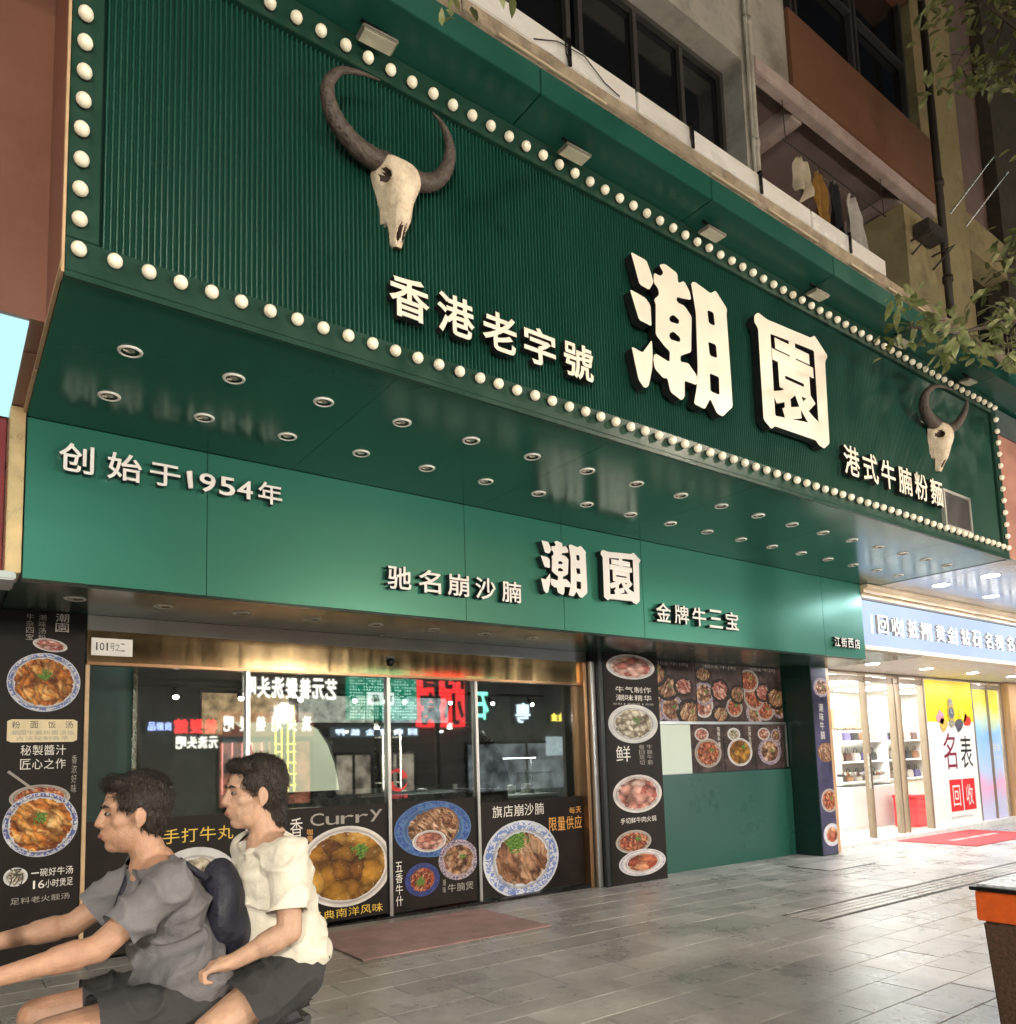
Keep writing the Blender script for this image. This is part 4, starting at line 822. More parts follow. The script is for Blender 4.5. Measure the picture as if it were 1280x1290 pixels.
# ------------------------------------------------------------------ bull skulls on the sign
m_bone = M('bleached_bone', (.72, .60, .45), .6, var=.18, scale=14, bump=.3, dirt=(.45, .32, .20), dscale=9)
m_hollow_shade = M('shaded_bone_hollow', (.05, .03, .02), .8, var=.3)  # shade of the sockets and nasal slots, put into the colour
m_horn = M('ringed_horn', (.075, .055, .045), .5, var=.45, scale=26, bump=.7, bscale=40)
def skull(label, cx, top, sc, yaw=0.0, lx=1.5, fy=0.0, hz=1.0):
    t_ = thing('bull_skull', label, 'bull skull', (cx, 3.93, top))
    prof = [(0.0, .085, .06), (-.02, .118, .11), (-.06, .140, .16), (-.11, .146, .19), (-.16, .146, .205), (-.20, .135, .21), (-.25, .110, .205), (-.30, .092, .195), (-.36, .084, .185), (-.42, .080, .175), (-.46, .068, .16), (-.50, .052, .145), (-.55, .046, .13), (-.60, .040, .115)]
    n = 40; V = []; F = []; MI = []; rows = []
    def lerp(z):
        for (a, b) in zip(prof, prof[1:]):
            if b[0] <= z <= a[0]:
                f = (a[0] - z) / (a[0] - b[0]); return a[1] + (b[1] - a[1]) * f, a[2] + (b[2] - a[2]) * f
        return prof[-1][1:]
    nz = 46; hole = {}
    for i in range(nz + 1):
        z = -.6 * i / nz; hw, dp = lerp(z)
        for k in range(n):
            a = math.pi * k / (n - 1)          # from one side over the front to the other
            ca, sa = math.cos(a), math.sin(a)
            e = .75
            x = hw * (abs(ca) ** e) * (1 if ca > 0 else -1); y = -dp * (sa ** e)
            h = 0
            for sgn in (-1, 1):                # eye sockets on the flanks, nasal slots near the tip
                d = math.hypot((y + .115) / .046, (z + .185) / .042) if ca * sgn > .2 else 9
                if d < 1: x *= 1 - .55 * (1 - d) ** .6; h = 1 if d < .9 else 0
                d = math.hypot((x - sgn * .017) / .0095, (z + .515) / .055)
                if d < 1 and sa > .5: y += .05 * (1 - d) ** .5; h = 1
                if d < 1.6 and sa > .5 and d >= 1: y -= .004
            cheek = math.exp(-((z + .40) / .05) ** 2) * .012; x *= 1 + cheek * 3
            j = noise.noise(Vector((x * 14, y * 14, z * 9))) * .006
            if z < -.42 and abs(x) > hw * .75: y += .03
            if z < -.455 and y > -.06: x *= .25
            hole[len(V)] = h
            V.append((x + j, y + j, z))
    for i in range(nz):
        for k in range(n - 1):
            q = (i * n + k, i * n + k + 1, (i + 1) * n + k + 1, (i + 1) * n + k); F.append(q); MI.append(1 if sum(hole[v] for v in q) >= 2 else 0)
    F.append(tuple(range(n))); MI.append(0); F.append(tuple(range(nz * n + n - 1, nz * n - 1, -1))); MI.append(1)
    b = MB(); b.add(V, F); b.m = MI
    me = b.mesh('skull', [m_bone, m_hollow_shade], smooth=True)
    rot = (R(10), R(-3), yaw); s3 = (sc, sc, sc * .90)
    sk = inst('skull', me, t_, (cx, 3.905, top), rot, s3)
    for sgn in (-1, 1):
        P0 = [(.07, -.05, -.06), (.12, -.055, -.075), (.20, -.06, -.065), (.29, -.075, -.01), (.345, -.09, .08), (.36, -.105, .18), (.33, -.12, .27), (.265, -.13, .335), (.19, -.135, .365)]
        pts = []
        for i in range(len(P0) - 1):
            p0, p1, p2, p3 = (Vector(P0[max(0, min(len(P0) - 1, i + d))]) for d in (-1, 0, 1, 2))
            for u in (0, .25, .5, .75):
                pts.append(.5 * ((2 * p1) + (p2 - p0) * u + (2 * p0 - 5 * p1 + 4 * p2 - p3) * u * u + (3 * p1 - p0 - 3 * p2 + p3) * u ** 3))
        pts.append(Vector(P0[-1])); m = len(pts)
        rr = [(.066 * (1 - (i / (m - 1)) ** 1.5) + .004) * (1 + .05 * math.sin(i * 2.4) * (1 - i / m)) for i in range(m)]
        hm = MB().tube([(sgn * (p.x if sgn > 0 else .07 + (p.x - .07) * (1 + (lx - 1) * min(1, 1.6 * math.sin(math.pi * min(1, max(0, i_ / (m - 1)))) ** .8))), p.y - fy * (i_ / (m - 1)) ** 1.3, p.z * hz) for i_, p in enumerate(pts)], rr, 14).mesh('horn', m_horn, smooth=True)
        inst('horn', hm, t_, (cx, 3.905, top), rot, s3)
skull('large horned bull skull at the left of the green sign above the small lettering', 2.135, 5.255, 1.0, R(6))
skull('horned bull skull at the far right end of the green sign above the last lettering', 9.05, 5.27, 1.05, R(6), 2.2, .12, .74)

# ------------------------------------------------------------------ ledges and the flats above
led = thing('concrete_ledge', 'stained crumbling concrete ledge above the green sign hood', 'ledge', (6, 4, 6.2))
mb = MB(); V = []; n = 160
pr = [(3.66, 6.19), (3.60, 6.215), (3.615, 6.27), (3.64, 6.30), (3.625, 6.36), (3.66, 6.41), (4.44, 6.41), (4.44, 6.19)]
for i in range(n + 1):
    x = -1 + 17 * i / n
    for k, (y, z) in enumerate(pr):
        j = noise.noise(Vector((x * 3, y * 8 + k, 2))) * .016 + noise.noise(Vector((x * 14, k, 5))) * .008
        mb.v.append((x, y + (j if k < 6 else 0), z + (j if 1 < k < 5 else 0)))
q = len(pr)
for i in range(n):
    for k in range(q): mb.f.append((i * q + k, i * q + (k + 1) % q, (i + 1) * q + (k + 1) % q, (i + 1) * q + k)); mb.m.append(0)
mb.build('slab_edge', m_concrete, led)
for x0, l, dz in ((1.8, .5, 0), (2.75, .95, .004), (4.85, .55, 0), (5.6, .75, .006), (6.9, .4, 0), (7.6, .9, .004), (9.4, .8, 0)):
    MB().box(x0, 3.585, 6.205 + dz, x0 + l, 3.598, 6.222 + dz).build('flashing', M('bare_metal_flashing', (.62, .52, .36), .4, metal=.3), led)
tr = thing('cable_trunking', 'long white metal trunking fixed along the ledge above the sign hood', 'trunking', (4, 3.7, 6.42))
for x0, x1 in ((-.5, 1.8), (1.81, 4.1), (4.11, 6.4), (6.41, 7.75)): MB().box(x0, 3.665, 6.425, x1 - .006, 3.80, 6.60).build('trunking_length', m_alu, tr, bev=.006)
MB().tube([(3.1, 3.655, 6.44), (3.3, 3.645, 6.53), (3.55, 3.64, 6.55), (3.75, 3.65, 6.46), (3.9, 3.65, 6.43)], .004, 6).build('loose_cable', m_black, tr)
for x in (3.42, 4.72, 5.62, 7.05):
    MB().box(x - .012, 3.645, 6.415, x + .012, 3.661, 6.612).box(x - .012, 3.645, 6.614, x + .012, 3.82, 6.626).tube([(x, 3.65, 6.42), (x - .05, 3.635, 6.47), (x - .05, 3.635, 6.56), (x, 3.65, 6.60)], .006, 6).build('strap', m_blackmetal, tr)

flat = thing('apartment_building', 'old block of flats with dark windows and a brown spandrel above the sign', 'building', (6, 5, 6.2))
MB().box(.42, 4.45, 6.2, 6.54, 4.75, 7.25).build('wall', m_plaster, flat)
MB().box(.42, 4.40, 8.82, 6.56, 4.75, 10.1).build('wall', m_plaster, flat); MB().box(6.56, 4.402, 6.2, 6.76, 5.6, 10.1).build('wall', m_plaster, flat); MB().box(6.762, 4.403, 8.985, 7.44, 4.75, 10.1).build('wall', m_plaster, flat)
for x0, x1 in ((.45, 2.1), (2.2, 4.35), (4.45, 6.53)):
    wn = MB().box(x0, 4.68, 7.26, x1, 4.72, 8.815).build('window', m_darkglass, flat)
    fr = MB().box(x0, 4.62, 7.26, x0 + .05, 4.675, 8.815).box(x1 - .05, 4.62, 7.26, x1, 4.675, 8.815).box(x0 + .052, 4.62, 7.26, x1 - .052, 4.675, 7.32).box(x0 + .052, 4.62, 8.755, x1 - .052, 4.675, 8.815)
    for f in (.36, .68): xm = x0 + (x1 - x0) * f; fr.box(xm - .025, 4.625, 7.322, xm + .025, 4.672, 8.753)
    fr.build('frame', M('dark_window_frame', (.05, .047, .045), .5), wn)
MB().box(2.0, 4.46, 8.83, 2.6, 4.74, 9.6).build('brown_patch', m_browntile, flat)
MB().box(7.442, 4.36, 8.985, 10.80, 4.75, 9.95).build('spandrel', m_browntile, flat, bev=.01)
m_beam = M('pale_pink_beam', (.46, .37, .34), .8, var=.12, scale=3, dirt=(.28, .21, .19))
MB().box(6.77, 4.375, 8.80, 10.80, 4.50, 8.983).build('beam', m_beam, flat, bev=.01)
for x in (7.62, 10.05): MB().box(x, 4.505, 8.78, x + .20, 5.58, 8.98).build('beam', m_beam, flat, bev=.01)
MB().box(6.77, 5.6, 6.2, 10.9, 5.75, 9.0).build('back_wall', m_pink, flat); MB().box(6.77, 4.503, 8.972, 10.8, 5.6, 9.1).build('balcony_ceiling', m_pink, flat)
MB().box(9.95, 4.42, 6.2, 10.78, 5.6, 8.675).build('wall', m_yellowwall, flat)
MB().box(6.8, 4.42, 6.2, 9.94, 4.55, 6.75).build('parapet', m_plaster, flat)
for k in range(3):
    x0 = 6.6 + k * 1.42; wn = MB().box(x0, 4.68, 9.97, x0 + 1.36, 4.72, 12.2).build('window', m_darkglass, flat)
    MB().box(x0, 4.6, 9.97, x0 + .05, 4.675, 12.2).box(x0 + 1.31, 4.6, 9.97, x0 + 1.36, 4.675, 12.2).box(x0 + .052, 4.6, 11.2, x0 + 1.308, 4.672, 11.25).build('frame', M('dark_window_frame', (.05, .047, .045), .5), wn)
MB().box(.42, 4.37, 10.11, 6.55, 4.75, 14.5).build('upper_wall', m_plaster, flat); MB().box(6.58, 4.36, 12.22, 10.84, 4.75, 14.5).build('spandrel', m_browntile, flat)
MB().box(.42, 5.8, 6.2, 10.9, 12, 14.5).build('core', m_plaster, flat)
for x, r_ in ((6.68, .028), (6.62, .018), (10.87, .05)):
    mb = MB().tube([(x, 4.34 if x > 8 else 4.365, 6.2), (x, 4.34 if x > 8 else 4.365, 14.5)], r_, 10)
    for z in (7.9, 9.3, 10.9): mb.lathe([(r_, -.04), (r_ * 1.35, -.04), (r_ * 1.35, .04), (r_, .04)], (x, 4.34 if x > 8 else 4.365, z), 10)
    mb.build('pipe', m_pipe if x > 8 else m_plaster, flat, smooth=True)
ac = thing('air_conditioner', 'dark bracketed air conditioner on the yellow wall end of the balcony', 'air conditioner', (10.35, 4.3, 8.2))
MB().box(10.12, 4.20, 8.24, 10.56, 4.40, 8.42).build('casing', M('dark_dusty_casing', (.05, .045, .04), .6), ac, bev=.01); MB().tube([(10.05, 4.41, 7.98), (10.05, 4.12, 8.17), (10.05, 4.41, 8.17)], .014, 6).tube([(10.62, 4.41, 7.98), (10.62, 4.12, 8.17), (10.62, 4.41, 8.17)], .014, 6).build('bracket', m_pipe, ac)
rod = thing('drying_rack', 'thin metal drying rail on the balcony above the sign', 'drying rack', (8.2, 4.5, 8.3)); MB().tube([(7.3, 4.44, 8.30), (9.5, 4.44, 8.30)], .007, 8).build('rail', m_pipe, rod)
for x in (7.35, 9.45): MB().tube([(x, 4.44, 8.30), (x, 4.45, 8.80)], .005, 6).build('hanger_wire', m_pipe, rod)
def garment(label, x0, x1, z0, z1, col, seed):
    rnd = random.Random(seed); nx, nz_ = 18, 16; V = []; F = []
    for i in range(nz_ + 1):
        f = i / nz_
        for k in range(nx + 1):
            u = k / nx; sh = .55 + .45 * min(1, f * 4) if f < .25 else 1 - .06 * math.sin(f * 3)
            x = (x0 + x1) / 2 + (u - .5) * (x1 - x0) * sh; z = z1 - (z1 - z0) * f * (1 - .05 * math.sin(u * 9 + seed))
            y = 4.44 + .05 * math.sin(u * 11 + seed + f * 2) * (.3 + f) + .03 * noise.noise(Vector((u * 4, f * 3, seed)))
            V.append((x, y, z))
    for i in range(nz_):
        for k in range(nx): a = i * (nx + 1) + k; F.append((a, a + 1, a + nx + 2, a + nx + 1))
    t_ = thing('hanging_garment', label, 'laundry', ((x0 + x1) / 2, 4.44, z0)); me = MB().add(V, F).mesh('cloth', M('laundry_cloth', col, .85, var=.2, scale=12), smooth=True, fix=False); inst('cloth', me, t_)
    xm = (x0 + x1) / 2; MB().tube([(xm - .12, 4.44, z1 - .02), (xm, 4.44, z1 + .04), (xm + .12, 4.44, z1 - .02)], .005, 6).tube([(xm, 4.44, z1 + .04), (xm, 4.44, z1 + .09)], .004, 6).build('hanger', m_chrome, t_)
garment('pale cream shirt hanging leftmost on the balcony rail', 7.48, 7.82, 7.75, 8.22, (.55, .48, .36), 1)
garment('mustard brown trousers hanging on the balcony rail', 7.84, 8.14, 7.55, 8.20, (.28, .15, .03), 2)
garment('black top hanging beside the mustard trousers on the balcony rail', 8.16, 8.46, 7.62, 8.22, (.012, .012, .014), 3)
garment('light grey shirt hanging rightmost on the balcony rail', 8.50, 8.92, 7.50, 8.22, (.45, .43, .41), 4)

yb = thing('yellow_building', 'yellowish old building with a barred dark window at the upper right', 'building', (15, 6, 6))
MB().box(10.98, 4.55, 5.95, 12.25, 5.0, 15).build('wall', m_yellowwall, yb); MB().box(12.255, 4.55, 5.95, 13.6, 5.0, 7.5).build('wall', m_yellowwall, yb); MB().box(12.255, 4.55, 9.0, 13.6, 5.0, 9.6).build('wall', m_yellowwall, yb); MB().box(13.605, 4.55, 5.95, 26, 5.0, 15).build('wall', M('dark_stained_wall', (.07, .06, .045), .9, var=.3), yb); MB().box(12.255, 4.75, 9.61, 13.6, 5.0, 15).build('wall', m_pink, yb)
wn = MB().box(12.26, 4.85, 7.51, 13.595, 4.9, 8.99).build('window', m_darkglass, yb)
mb = MB()
for k in range(9): x = 12.3 + k * .155; mb.tube([(x, 4.25, 7.2), (x, 4.25, 8.0)], .008, 5)
for z in (7.2, 7.4, 7.6, 7.8, 8.0): mb.tube([(12.3, 4.25, z), (13.54, 4.25, z)], .008, 5).tube([(12.3, 4.25, z), (12.3, 4.55, z)], .008, 5).tube([(13.54, 4.25, z), (13.54, 4.55, z)], .008, 5)
mb.build('window_cage', M('painted_bars', (.40, .38, .33), .5), wn)
for k, z in enumerate((9.75, 10.0)): MB().tube([(11.7 + k * .5, 4.6, 9.3), (11.9 + k * .5, 4.0, 9.95)], .012, 6).build('pole', m_chrome, yb)
hood2 = None

# ------------------------------------------------------------------ far side of the street (seen mirrored in the glass), its signs, added lit windows and boards, and the street lamps
FY = -9.0
far = thing('opposite_building', 'dark row of shops across the street, mirrored in the glass doors', 'building', (12, -10, 0))
m_farw = M('dark_opposite_wall', (.07, .067, .065), .7, var=.4, scale=.6)
MB().box(-22, -13, -.6, 44, -9.35, 9).build('wall', m_farw, far)
for i, x0 in enumerate([-20 + 3.1 * k for k in range(20)]):
    if i % 3 != 2: w_ = MB().box(x0, -9.36, 5.4, x0 + 1.9, -9.33, 7.2).build('window', m_darkglass, far)
def shop_window(x0, x1, z0, z1, col, st, label):
    t_ = thing('lit_shop_window', label, 'shop window', ((x0 + x1) / 2, FY - .2, z0))
    MB().box(x0, -9.34, z0, x1, -9.27, z1).build('window_display', EM('lit_window', col, st, .85, 2.2), t_)
    fr = MB().box(x0 - .08, -9.30, z0 - .1, x1 + .08, -9.2, z0 - .002).box(x0 - .08, -9.30, z1 + .002, x1 + .08, -9.2, z1 + .1).box(x0 - .08, -9.30, z0, x0 - .002, -9.2, z1).box(x1 + .002, -9.30, z0, x1 + .08, -9.2, z1)
    fr.box((x0 + x1) / 2 - .04, -9.265, z0, (x0 + x1) / 2 + .04, -9.2, z1); fr.build('frame', m_blackmetal, t_)
shop_window(-9.5, -5.0, .3, 2.9, (1, .86, .66), 6.0, 'added wide warm lit window, unseen, across the street, left of the others')  # unseen window, added for broad frontal light on the facade
shop_window(-3.8, 2.2, .3, 3.0, (1, .90, .74), 6.0, 'added wide cream lit window, unseen, across the street facing the glass doors')  # also added: fills the fascia with soft light from the front
for i_, (x0, z0, x1, z1) in enumerate(((10.9, .6, 12.2, 1.9), (12.6, .6, 13.9, 1.9))): shop_window(x0, x1, z0, z1, (1, .85, .65), 1.6, f'small warm shop window across the street under the green wall sign, {("left", "right")[i_]} one')
shop_window(16.2, 21.8, .4, 2.2, (.80, .88, .95), .8, 'dim cool shop window across the street near the red square sign')
shop_window(23.0, 29.5, .3, 3.1, (.92, .95, 1), 6.0, 'added wide white lit window, unseen, across the street at the far right')  # added beyond the mirrored stretch to widen the frontal light
shop_window(7.1, 10.0, .4, 2.4, (.85, .30, .18), 2.2, 'small reddish shop window across the street under the white neon')
def far_sign(label, rect, back, txt, mat, cat='sign', rows=1, off=.02, yo=0.0, inset=.06):
    x0, x1, z0, z1 = rect; t_ = thing('street_sign', label, cat, ((x0 + x1) / 2, FY, z0))
    MB().box(x0, FY - .25 + yo, z0, x1, FY - .03 + yo, z1).build('case', back, t_, bev=.01)
    n = len(txt); per = n // rows
    for i, ch in enumerate(txt):
        r_, c_ = divmod(i, per); cw = (x1 - x0) / per; chh = (z1 - z0) / rows
        xx0 = x1 - (c_ + 1) * cw + cw * inset; zz0 = z1 - (r_ + 1) * chh + chh * inset
        character(ch, xx0, xx0 + cw * (1 - 2 * inset), zz0, zz0 + chh * (1 - 2 * inset), FY + .02 + yo, .05, [mat, mat], t_, off=off, flip=True)
    return t_
e_w = EM('white_neon', (1, .93, .80), 7.5); e_r = EM('red_neon', (1, .04, .04), 9); e_b = EM('blue_neon', (.35, .45, 1), 9); e_y = EM('yellow_neon', (1, .75, .1), 8); e_c = EM('cool_neon', (.65, .8, 1), 7); e_mt = EM('mint_neon', (.25, .95, .65), 7)
far_sign('long white neon sign across the street', (7.7, 10.9, 3.72, 4.5), m_black, '艺元養髮洗头吧', e_w)
far_sign('red neon sign of three characters across the street', (5.7, 6.98, 2.62, 3.12), m_black, '養髮館', e_r)
far_sign('small blue neon sign across the street beside the red neon', (5.0, 5.66, 2.72, 3.0), m_black, '良鮮品', e_b)
far_sign('white neon strip below the red neon across the street', (5.75, 7.0, 2.18, 2.58), m_black, '元洗头吧', e_w)
far_sign('brown lit shop board with white lettering across the street', (7.05, 10.05, 2.55, 3.34), EM('brown_red_board', (.50, .18, .10), 1.6, .2), '洗头吧養髮吧', e_w, inset=.2)
far_sign('tall red square lit sign with dark characters across the street', (14.0, 16.0, 2.85, 5.5), EM('red_square_face', (1, .05, .05), 5.0, .15), '阿香小窝', m_black, rows=2, off=.03)
g_ = far_sign('green dotted lit wall sign across the street', (11.3, 13.95, 3.1, 4.7), EM('green_wall_face', (.02, .42, .24), 2.2, .2), '', e_w)
mb = MB(); rnd = random.Random(9)
for i in range(26):
    for k in range(15):
        if rnd.random() < .8: x = 11.36 + i * .1; z = 3.16 + k * .105; mb.box(x, FY - .028, z, x + .035, FY - .02, z + .04)
tag(mb.build('light_dots', EM('pale_dots', (.65, 1, .85), 6), g_), None, kind='stuff')
far_sign('small white lightbox on the green dotted wall sign', (12.0, 13.0, 3.62, 4.05), EM('white_lightbox', (.85, 1, .92), 4), '良品', M('green_ink', (.05, .3, .2), .5), yo=.06, inset=.22)
far_sign('mint green neon sign right of the red square sign across the street', (16.35, 17.1, 3.05, 4.25), m_black, '石', e_mt)
far_sign('cool white neon emblem across the street', (18.3, 19.1, 2.95, 3.85), m_black, '粤', e_c)
far_sign('small yellow neon pair of characters across the street', (20.15, 20.9, 3.06, 3.42), m_black, '金金', e_y)
far_sign('white lit strip board across the street below the green wall', (10.7, 14.0, 2.5, 2.86), EM('grey_strip', (.5, .6, .62), .5), '回收黄金抵押', e_c, inset=.2)
far_sign('small white screen across the street at the right', (20.0, 21.3, 1.7, 2.45), EM('screen_face', (.75, .9, .95), 2.2, .3, 5), '', e_w)
far_sign('amber lit band above the white neon across the street', (7.5, 13.2, 5.1, 6.35), EM('amber_band', (1, .44, .08), 6.5, .5, 2.5), '', e_w)
far_sign('deep red lit band left of the amber band across the street', (3.0, 7.3, 5.1, 6.35), EM('deep_red_band', (.5, .06, .04), 1.4, .4, 2.0), '', e_w)
far_sign('plain red lit panel on top of the red square sign across the street', (14.0, 16.0, 5.55, 6.35), EM('red_panel_face', (1, .05, .05), 5.0, .15), '', e_w)
far_sign('added wide pale green lit board high on the opposite building at the right', (20.0, 27.0, 6.3, 8.6), EM('added_green_board', (.55, 1, .80), 4.0, .35, .5), '', e_w)  # board added to give the fascia a soft glow at the right
far_sign('added pale lit board high on the opposite building at the left', (-3.5, 2.6, 5.7, 7.4), EM('added_pale_board', (.75, 1, .88), 4.0, .35, .5), '', e_w)  # added likewise, for the glow on the fascia's left part
yt = thing('neon_tower', 'yellow neon lattice column across the street under the white neon', 'neon column', (9.05, FY, .75))
for x in (8.75, 8.95, 9.15, 9.35): MB().tube([(x, FY + .05, .8), (x, FY + .05, 3.55)], .022, 8).build('tube', e_y, yt)
for z in (1.0, 1.35, 1.7, 2.05, 2.3): MB().tube([(8.7, FY + .09, z), (9.4, FY + .09, z)], .018, 8).build('bar', e_y, yt)
MB().box(8.7, FY - .25, .7, 9.4, FY - .02, 3.7).build('backing', m_black, yt)
rt = thing('red_light_strips', 'row of upright reddish light strips in a shopfront across the street', 'light strips', (7.6, FY, .8))
for x in (7.15, 7.45, 7.75, 8.05, 8.35): MB().tube([(x, FY - .1, .8), (x, FY - .1, 2.35)], .02, 8).build('tube', EM('rose_neon', (1, .35, .3), 6), rt)
MB().box(7.1, FY - .19, 2.36, 8.4, FY - .05, 2.42).build('rail', m_black, rt)
t_ = thing('ring_neon', 'green ring neon high beside the red square sign across the street', 'sign', (16.5, FY, 4.7)); MB().tube([(16.5 + .38 * math.cos(a), FY - .05, 5.12 + .34 * math.sin(a)) for a in [k * .314 + 2.2 for k in range(19)]], .06, 8).build('tube', e_mt, t_, smooth=True); MB().box(16.45, -9.34, 4.7, 16.55, FY - .1, 4.8).build('bracket', m_black, t_)

m_globe = EM('lantern_globe', (1, .92, .79), 830)
for k, (x, lab) in enumerate(((-2.4, 'left'), (7.0, 'middle'), (16.4, 'right'))):
    y = -3.5; z0 = gz(x); t_ = thing('street_lantern', f'pedestrian globe lantern post on the street side, {lab} one of three', 'lantern', (x, y, z0), 'globe lanterns along the street')
    MB().lathe([(.14, 0), (.14, .06), (.07, .12), (.055, .5), (.045, 2.6), (.09, 2.66), (.09, 2.72), (.04, 2.75)], (x, y, z0), 14).build('post', m_blackmetal, t_, smooth=True)
    MB().sphere((x, y, z0 + 2.98), .20, 18, 12).build('globe', m_globe, t_, smooth=True)
    MB().lathe([(.05, 3.175), (.40, 3.17), (.41, 3.185), (.12, 3.25), (.001, 3.30)], (x, y, z0), 20).build('cap', m_blackmetal, t_, smooth=True)  # cap made wide to keep lantern light off the upper floors
for k, (x, y, lab) in enumerate(((10.5, -2.0, 'right'), (-3.0, -2.6, 'left'))):
    z0 = gz(x); t_ = thing('street_lamp', f'tall street lamp with a curved arm on the street side, {lab} one', 'street lamp', (x, y, z0), 'tall street lamps')
    MB().tube([(x, y, z0), (x, y, 1.2), (x, y, 6.7), (x, y + .15, 7.1), (x, y + .6, 7.35), (x, y + 1.2, 7.4)], [.10, .08, .055, .05, .045, .04], 12).build('post', m_pipe, t_, smooth=True)
    MB().box(x - .13, y + 1.1, 7.34, x + .13, y + 1.85, 7.44).build('lamp_head', m_pipe, t_, bev=.02)
    MB().box(x - .10, y + 1.2, 7.322, x + .10, y + 1.8, 7.338).build('lens', EM('street_lamp_lens', (1, .86, .68), 600), t_)

# ------------------------------------------------------------------ street trees reaching into the picture
m_leaf = None
def leaf_material():
    t = NT('night_leaf'); n_ = t.n('TexNoise', Vector=t.n('TexCoord').outputs['Object'], Scale=9.0, Detail=2.0).outputs[0]
    c = t.ramp(n_, [(.3, (.09, .12, .035)), (.55, (.23, .26, .10)), (.75, (.48, .47, .28))])
    b = t.n('BsdfPrincipled', Base_Color=c, Roughness=.38); tl_ = t.n('BsdfTranslucent', Color=c).outputs[0]
    return t.done(t.n('MixShader', i0=.25, i1=b.outputs[0], i2=tl_).outputs[0])
m_leaf = leaf_material(); m_bark = M('bark', (.07, .055, .04), .9, var=.3, scale=20, bump=.6)
def leaves(mb, p, n, spread, size, rnd):
    for _ in range(n):
        d = Vector((rnd.gauss(0, 1), rnd.gauss(0, 1), rnd.gauss(0, .8))) * spread; c = Vector(p) + d
        ax = Vector((rnd.uniform(-1, 1), rnd.uniform(-1, 1), rnd.uniform(-.9, .35))).normalized(); up = Vector((rnd.gauss(0, .5), rnd.gauss(0, .5), 1)).normalized(); sd = ax.cross(up).normalized(); nn = sd.cross(ax)
        L = size * rnd.uniform(.65, 1.25); w_ = L * rnd.uniform(.17, .24); cu = rnd.uniform(.05, .2) * L
        P = [c, c + ax * L * .3 + sd * w_ + nn * cu * .4, c + ax * L * .3 - sd * w_ + nn * cu * .4, c + ax * L * .68 + sd * w_ * .8 + nn * cu * .3, c + ax * L * .68 - sd * w_ * .8 + nn * cu * .3, c + ax * L - nn * cu * .6, c + ax * L * .3 - nn * 0, c + ax * L * .68 - nn * cu * .1]
        mb.add(P, [(0, 1, 6), (0, 6, 2), (1, 3, 7, 6), (6, 7, 4, 2), (3, 5, 7), (7, 5, 4)])
def tree(label, base, trunk, limbs, size, seed):
    rnd = random.Random(seed); t_ = thing('street_tree', label, 'tree', base)
    MB().tube(trunk, [.17 * (1 - .6 * i / (len(trunk) - 1)) for i in range(len(trunk))], 12).build('trunk', m_bark, t_, smooth=True)
    cr = MB(); br = MB()
    for pts, n, sp in limbs:
        pv = [Vector(p) for p in pts]; br.tube(pts, [.035 * (1 - .8 * i / (len(pts) - 1)) + .004 for i in range(len(pts))], 7)
        m = 12
        for i in range(m + 1):
            f = i / m * (len(pv) - 1); k = min(len(pv) - 2, int(f)); c = pv[k].lerp(pv[k + 1], f - k)
            if i < 3: continue
            for _ in range(2):
                e = c + Vector((rnd.gauss(0, sp), rnd.gauss(0, sp), rnd.gauss(-.05, sp))); br.tube([c, c.lerp(e, .5) + Vector((0, 0, .03)), e], [.006, .004, .002], 4)
                leaves(cr, e, n, sp * .5, size, rnd)
    br.build('branch', m_bark, t_, smooth=True); cr_ = MB(); cr_.v, cr_.f, cr_.m = cr.v, cr.f, cr.m
    me = cr_.mesh('crown', m_leaf, fix=False, smooth=True); inst('crown', me, t_)
tree('leafy street tree whose branches hang in at the upper right', (12.2, 1.2, -.1), [(12.2, 1.2, -.1), (12.15, 1.25, 2.5), (12.0, 1.5, 5.0), (11.6, 1.9, 7.0), (11.2, 2.2, 9.5)],
     [([(11.9, 1.6, 5.6), (10.4, 2.4, 5.9), (8.9, 2.9, 5.95), (7.6, 3.0, 5.45), (6.7, 3.0, 5.22)], 12, .17), ([(11.7, 1.8, 6.2), (10.6, 2.5, 6.7), (9.6, 2.9, 7.0), (9.0, 3.0, 6.75)], 15, .20), ([(11.7, 1.8, 5.8), (10.6, 2.3, 5.7), (9.4, 2.7, 5.6), (8.3, 2.9, 5.5)], 13, .16),
      ([(11.9, 1.6, 6.4), (11.2, 2.1, 7.2), (10.4, 2.5, 7.4), (9.7, 2.8, 7.1)], 14, .24), ([(11.9, 1.6, 6.2), (11.0, 2.2, 6.2), (10.0, 2.6, 6.1), (9.3, 2.8, 5.9)], 14, .22), ([(11.3, 2.1, 8.8), (10.8, 2.3, 9.0), (10.2, 2.6, 9.2), (9.3, 2.9, 9.1)], 14, .26), ([(11.8, 1.7, 6.0), (10.8, 2.3, 6.4), (9.9, 2.7, 6.5), (9.2, 2.9, 6.2), (8.8, 3.0, 5.8)], 14, .22), ([(11.4, 2.0, 8.4), (10.6, 2.5, 9.2), (9.7, 2.9, 9.75), (8.7, 3.0, 9.7)], 14, .24), ([(11.3, 2.1, 9.0), (10.9, 2.4, 9.8), (10.2, 2.7, 10.4), (9.4, 2.9, 10.5)], 14, .28)], .16, 4)
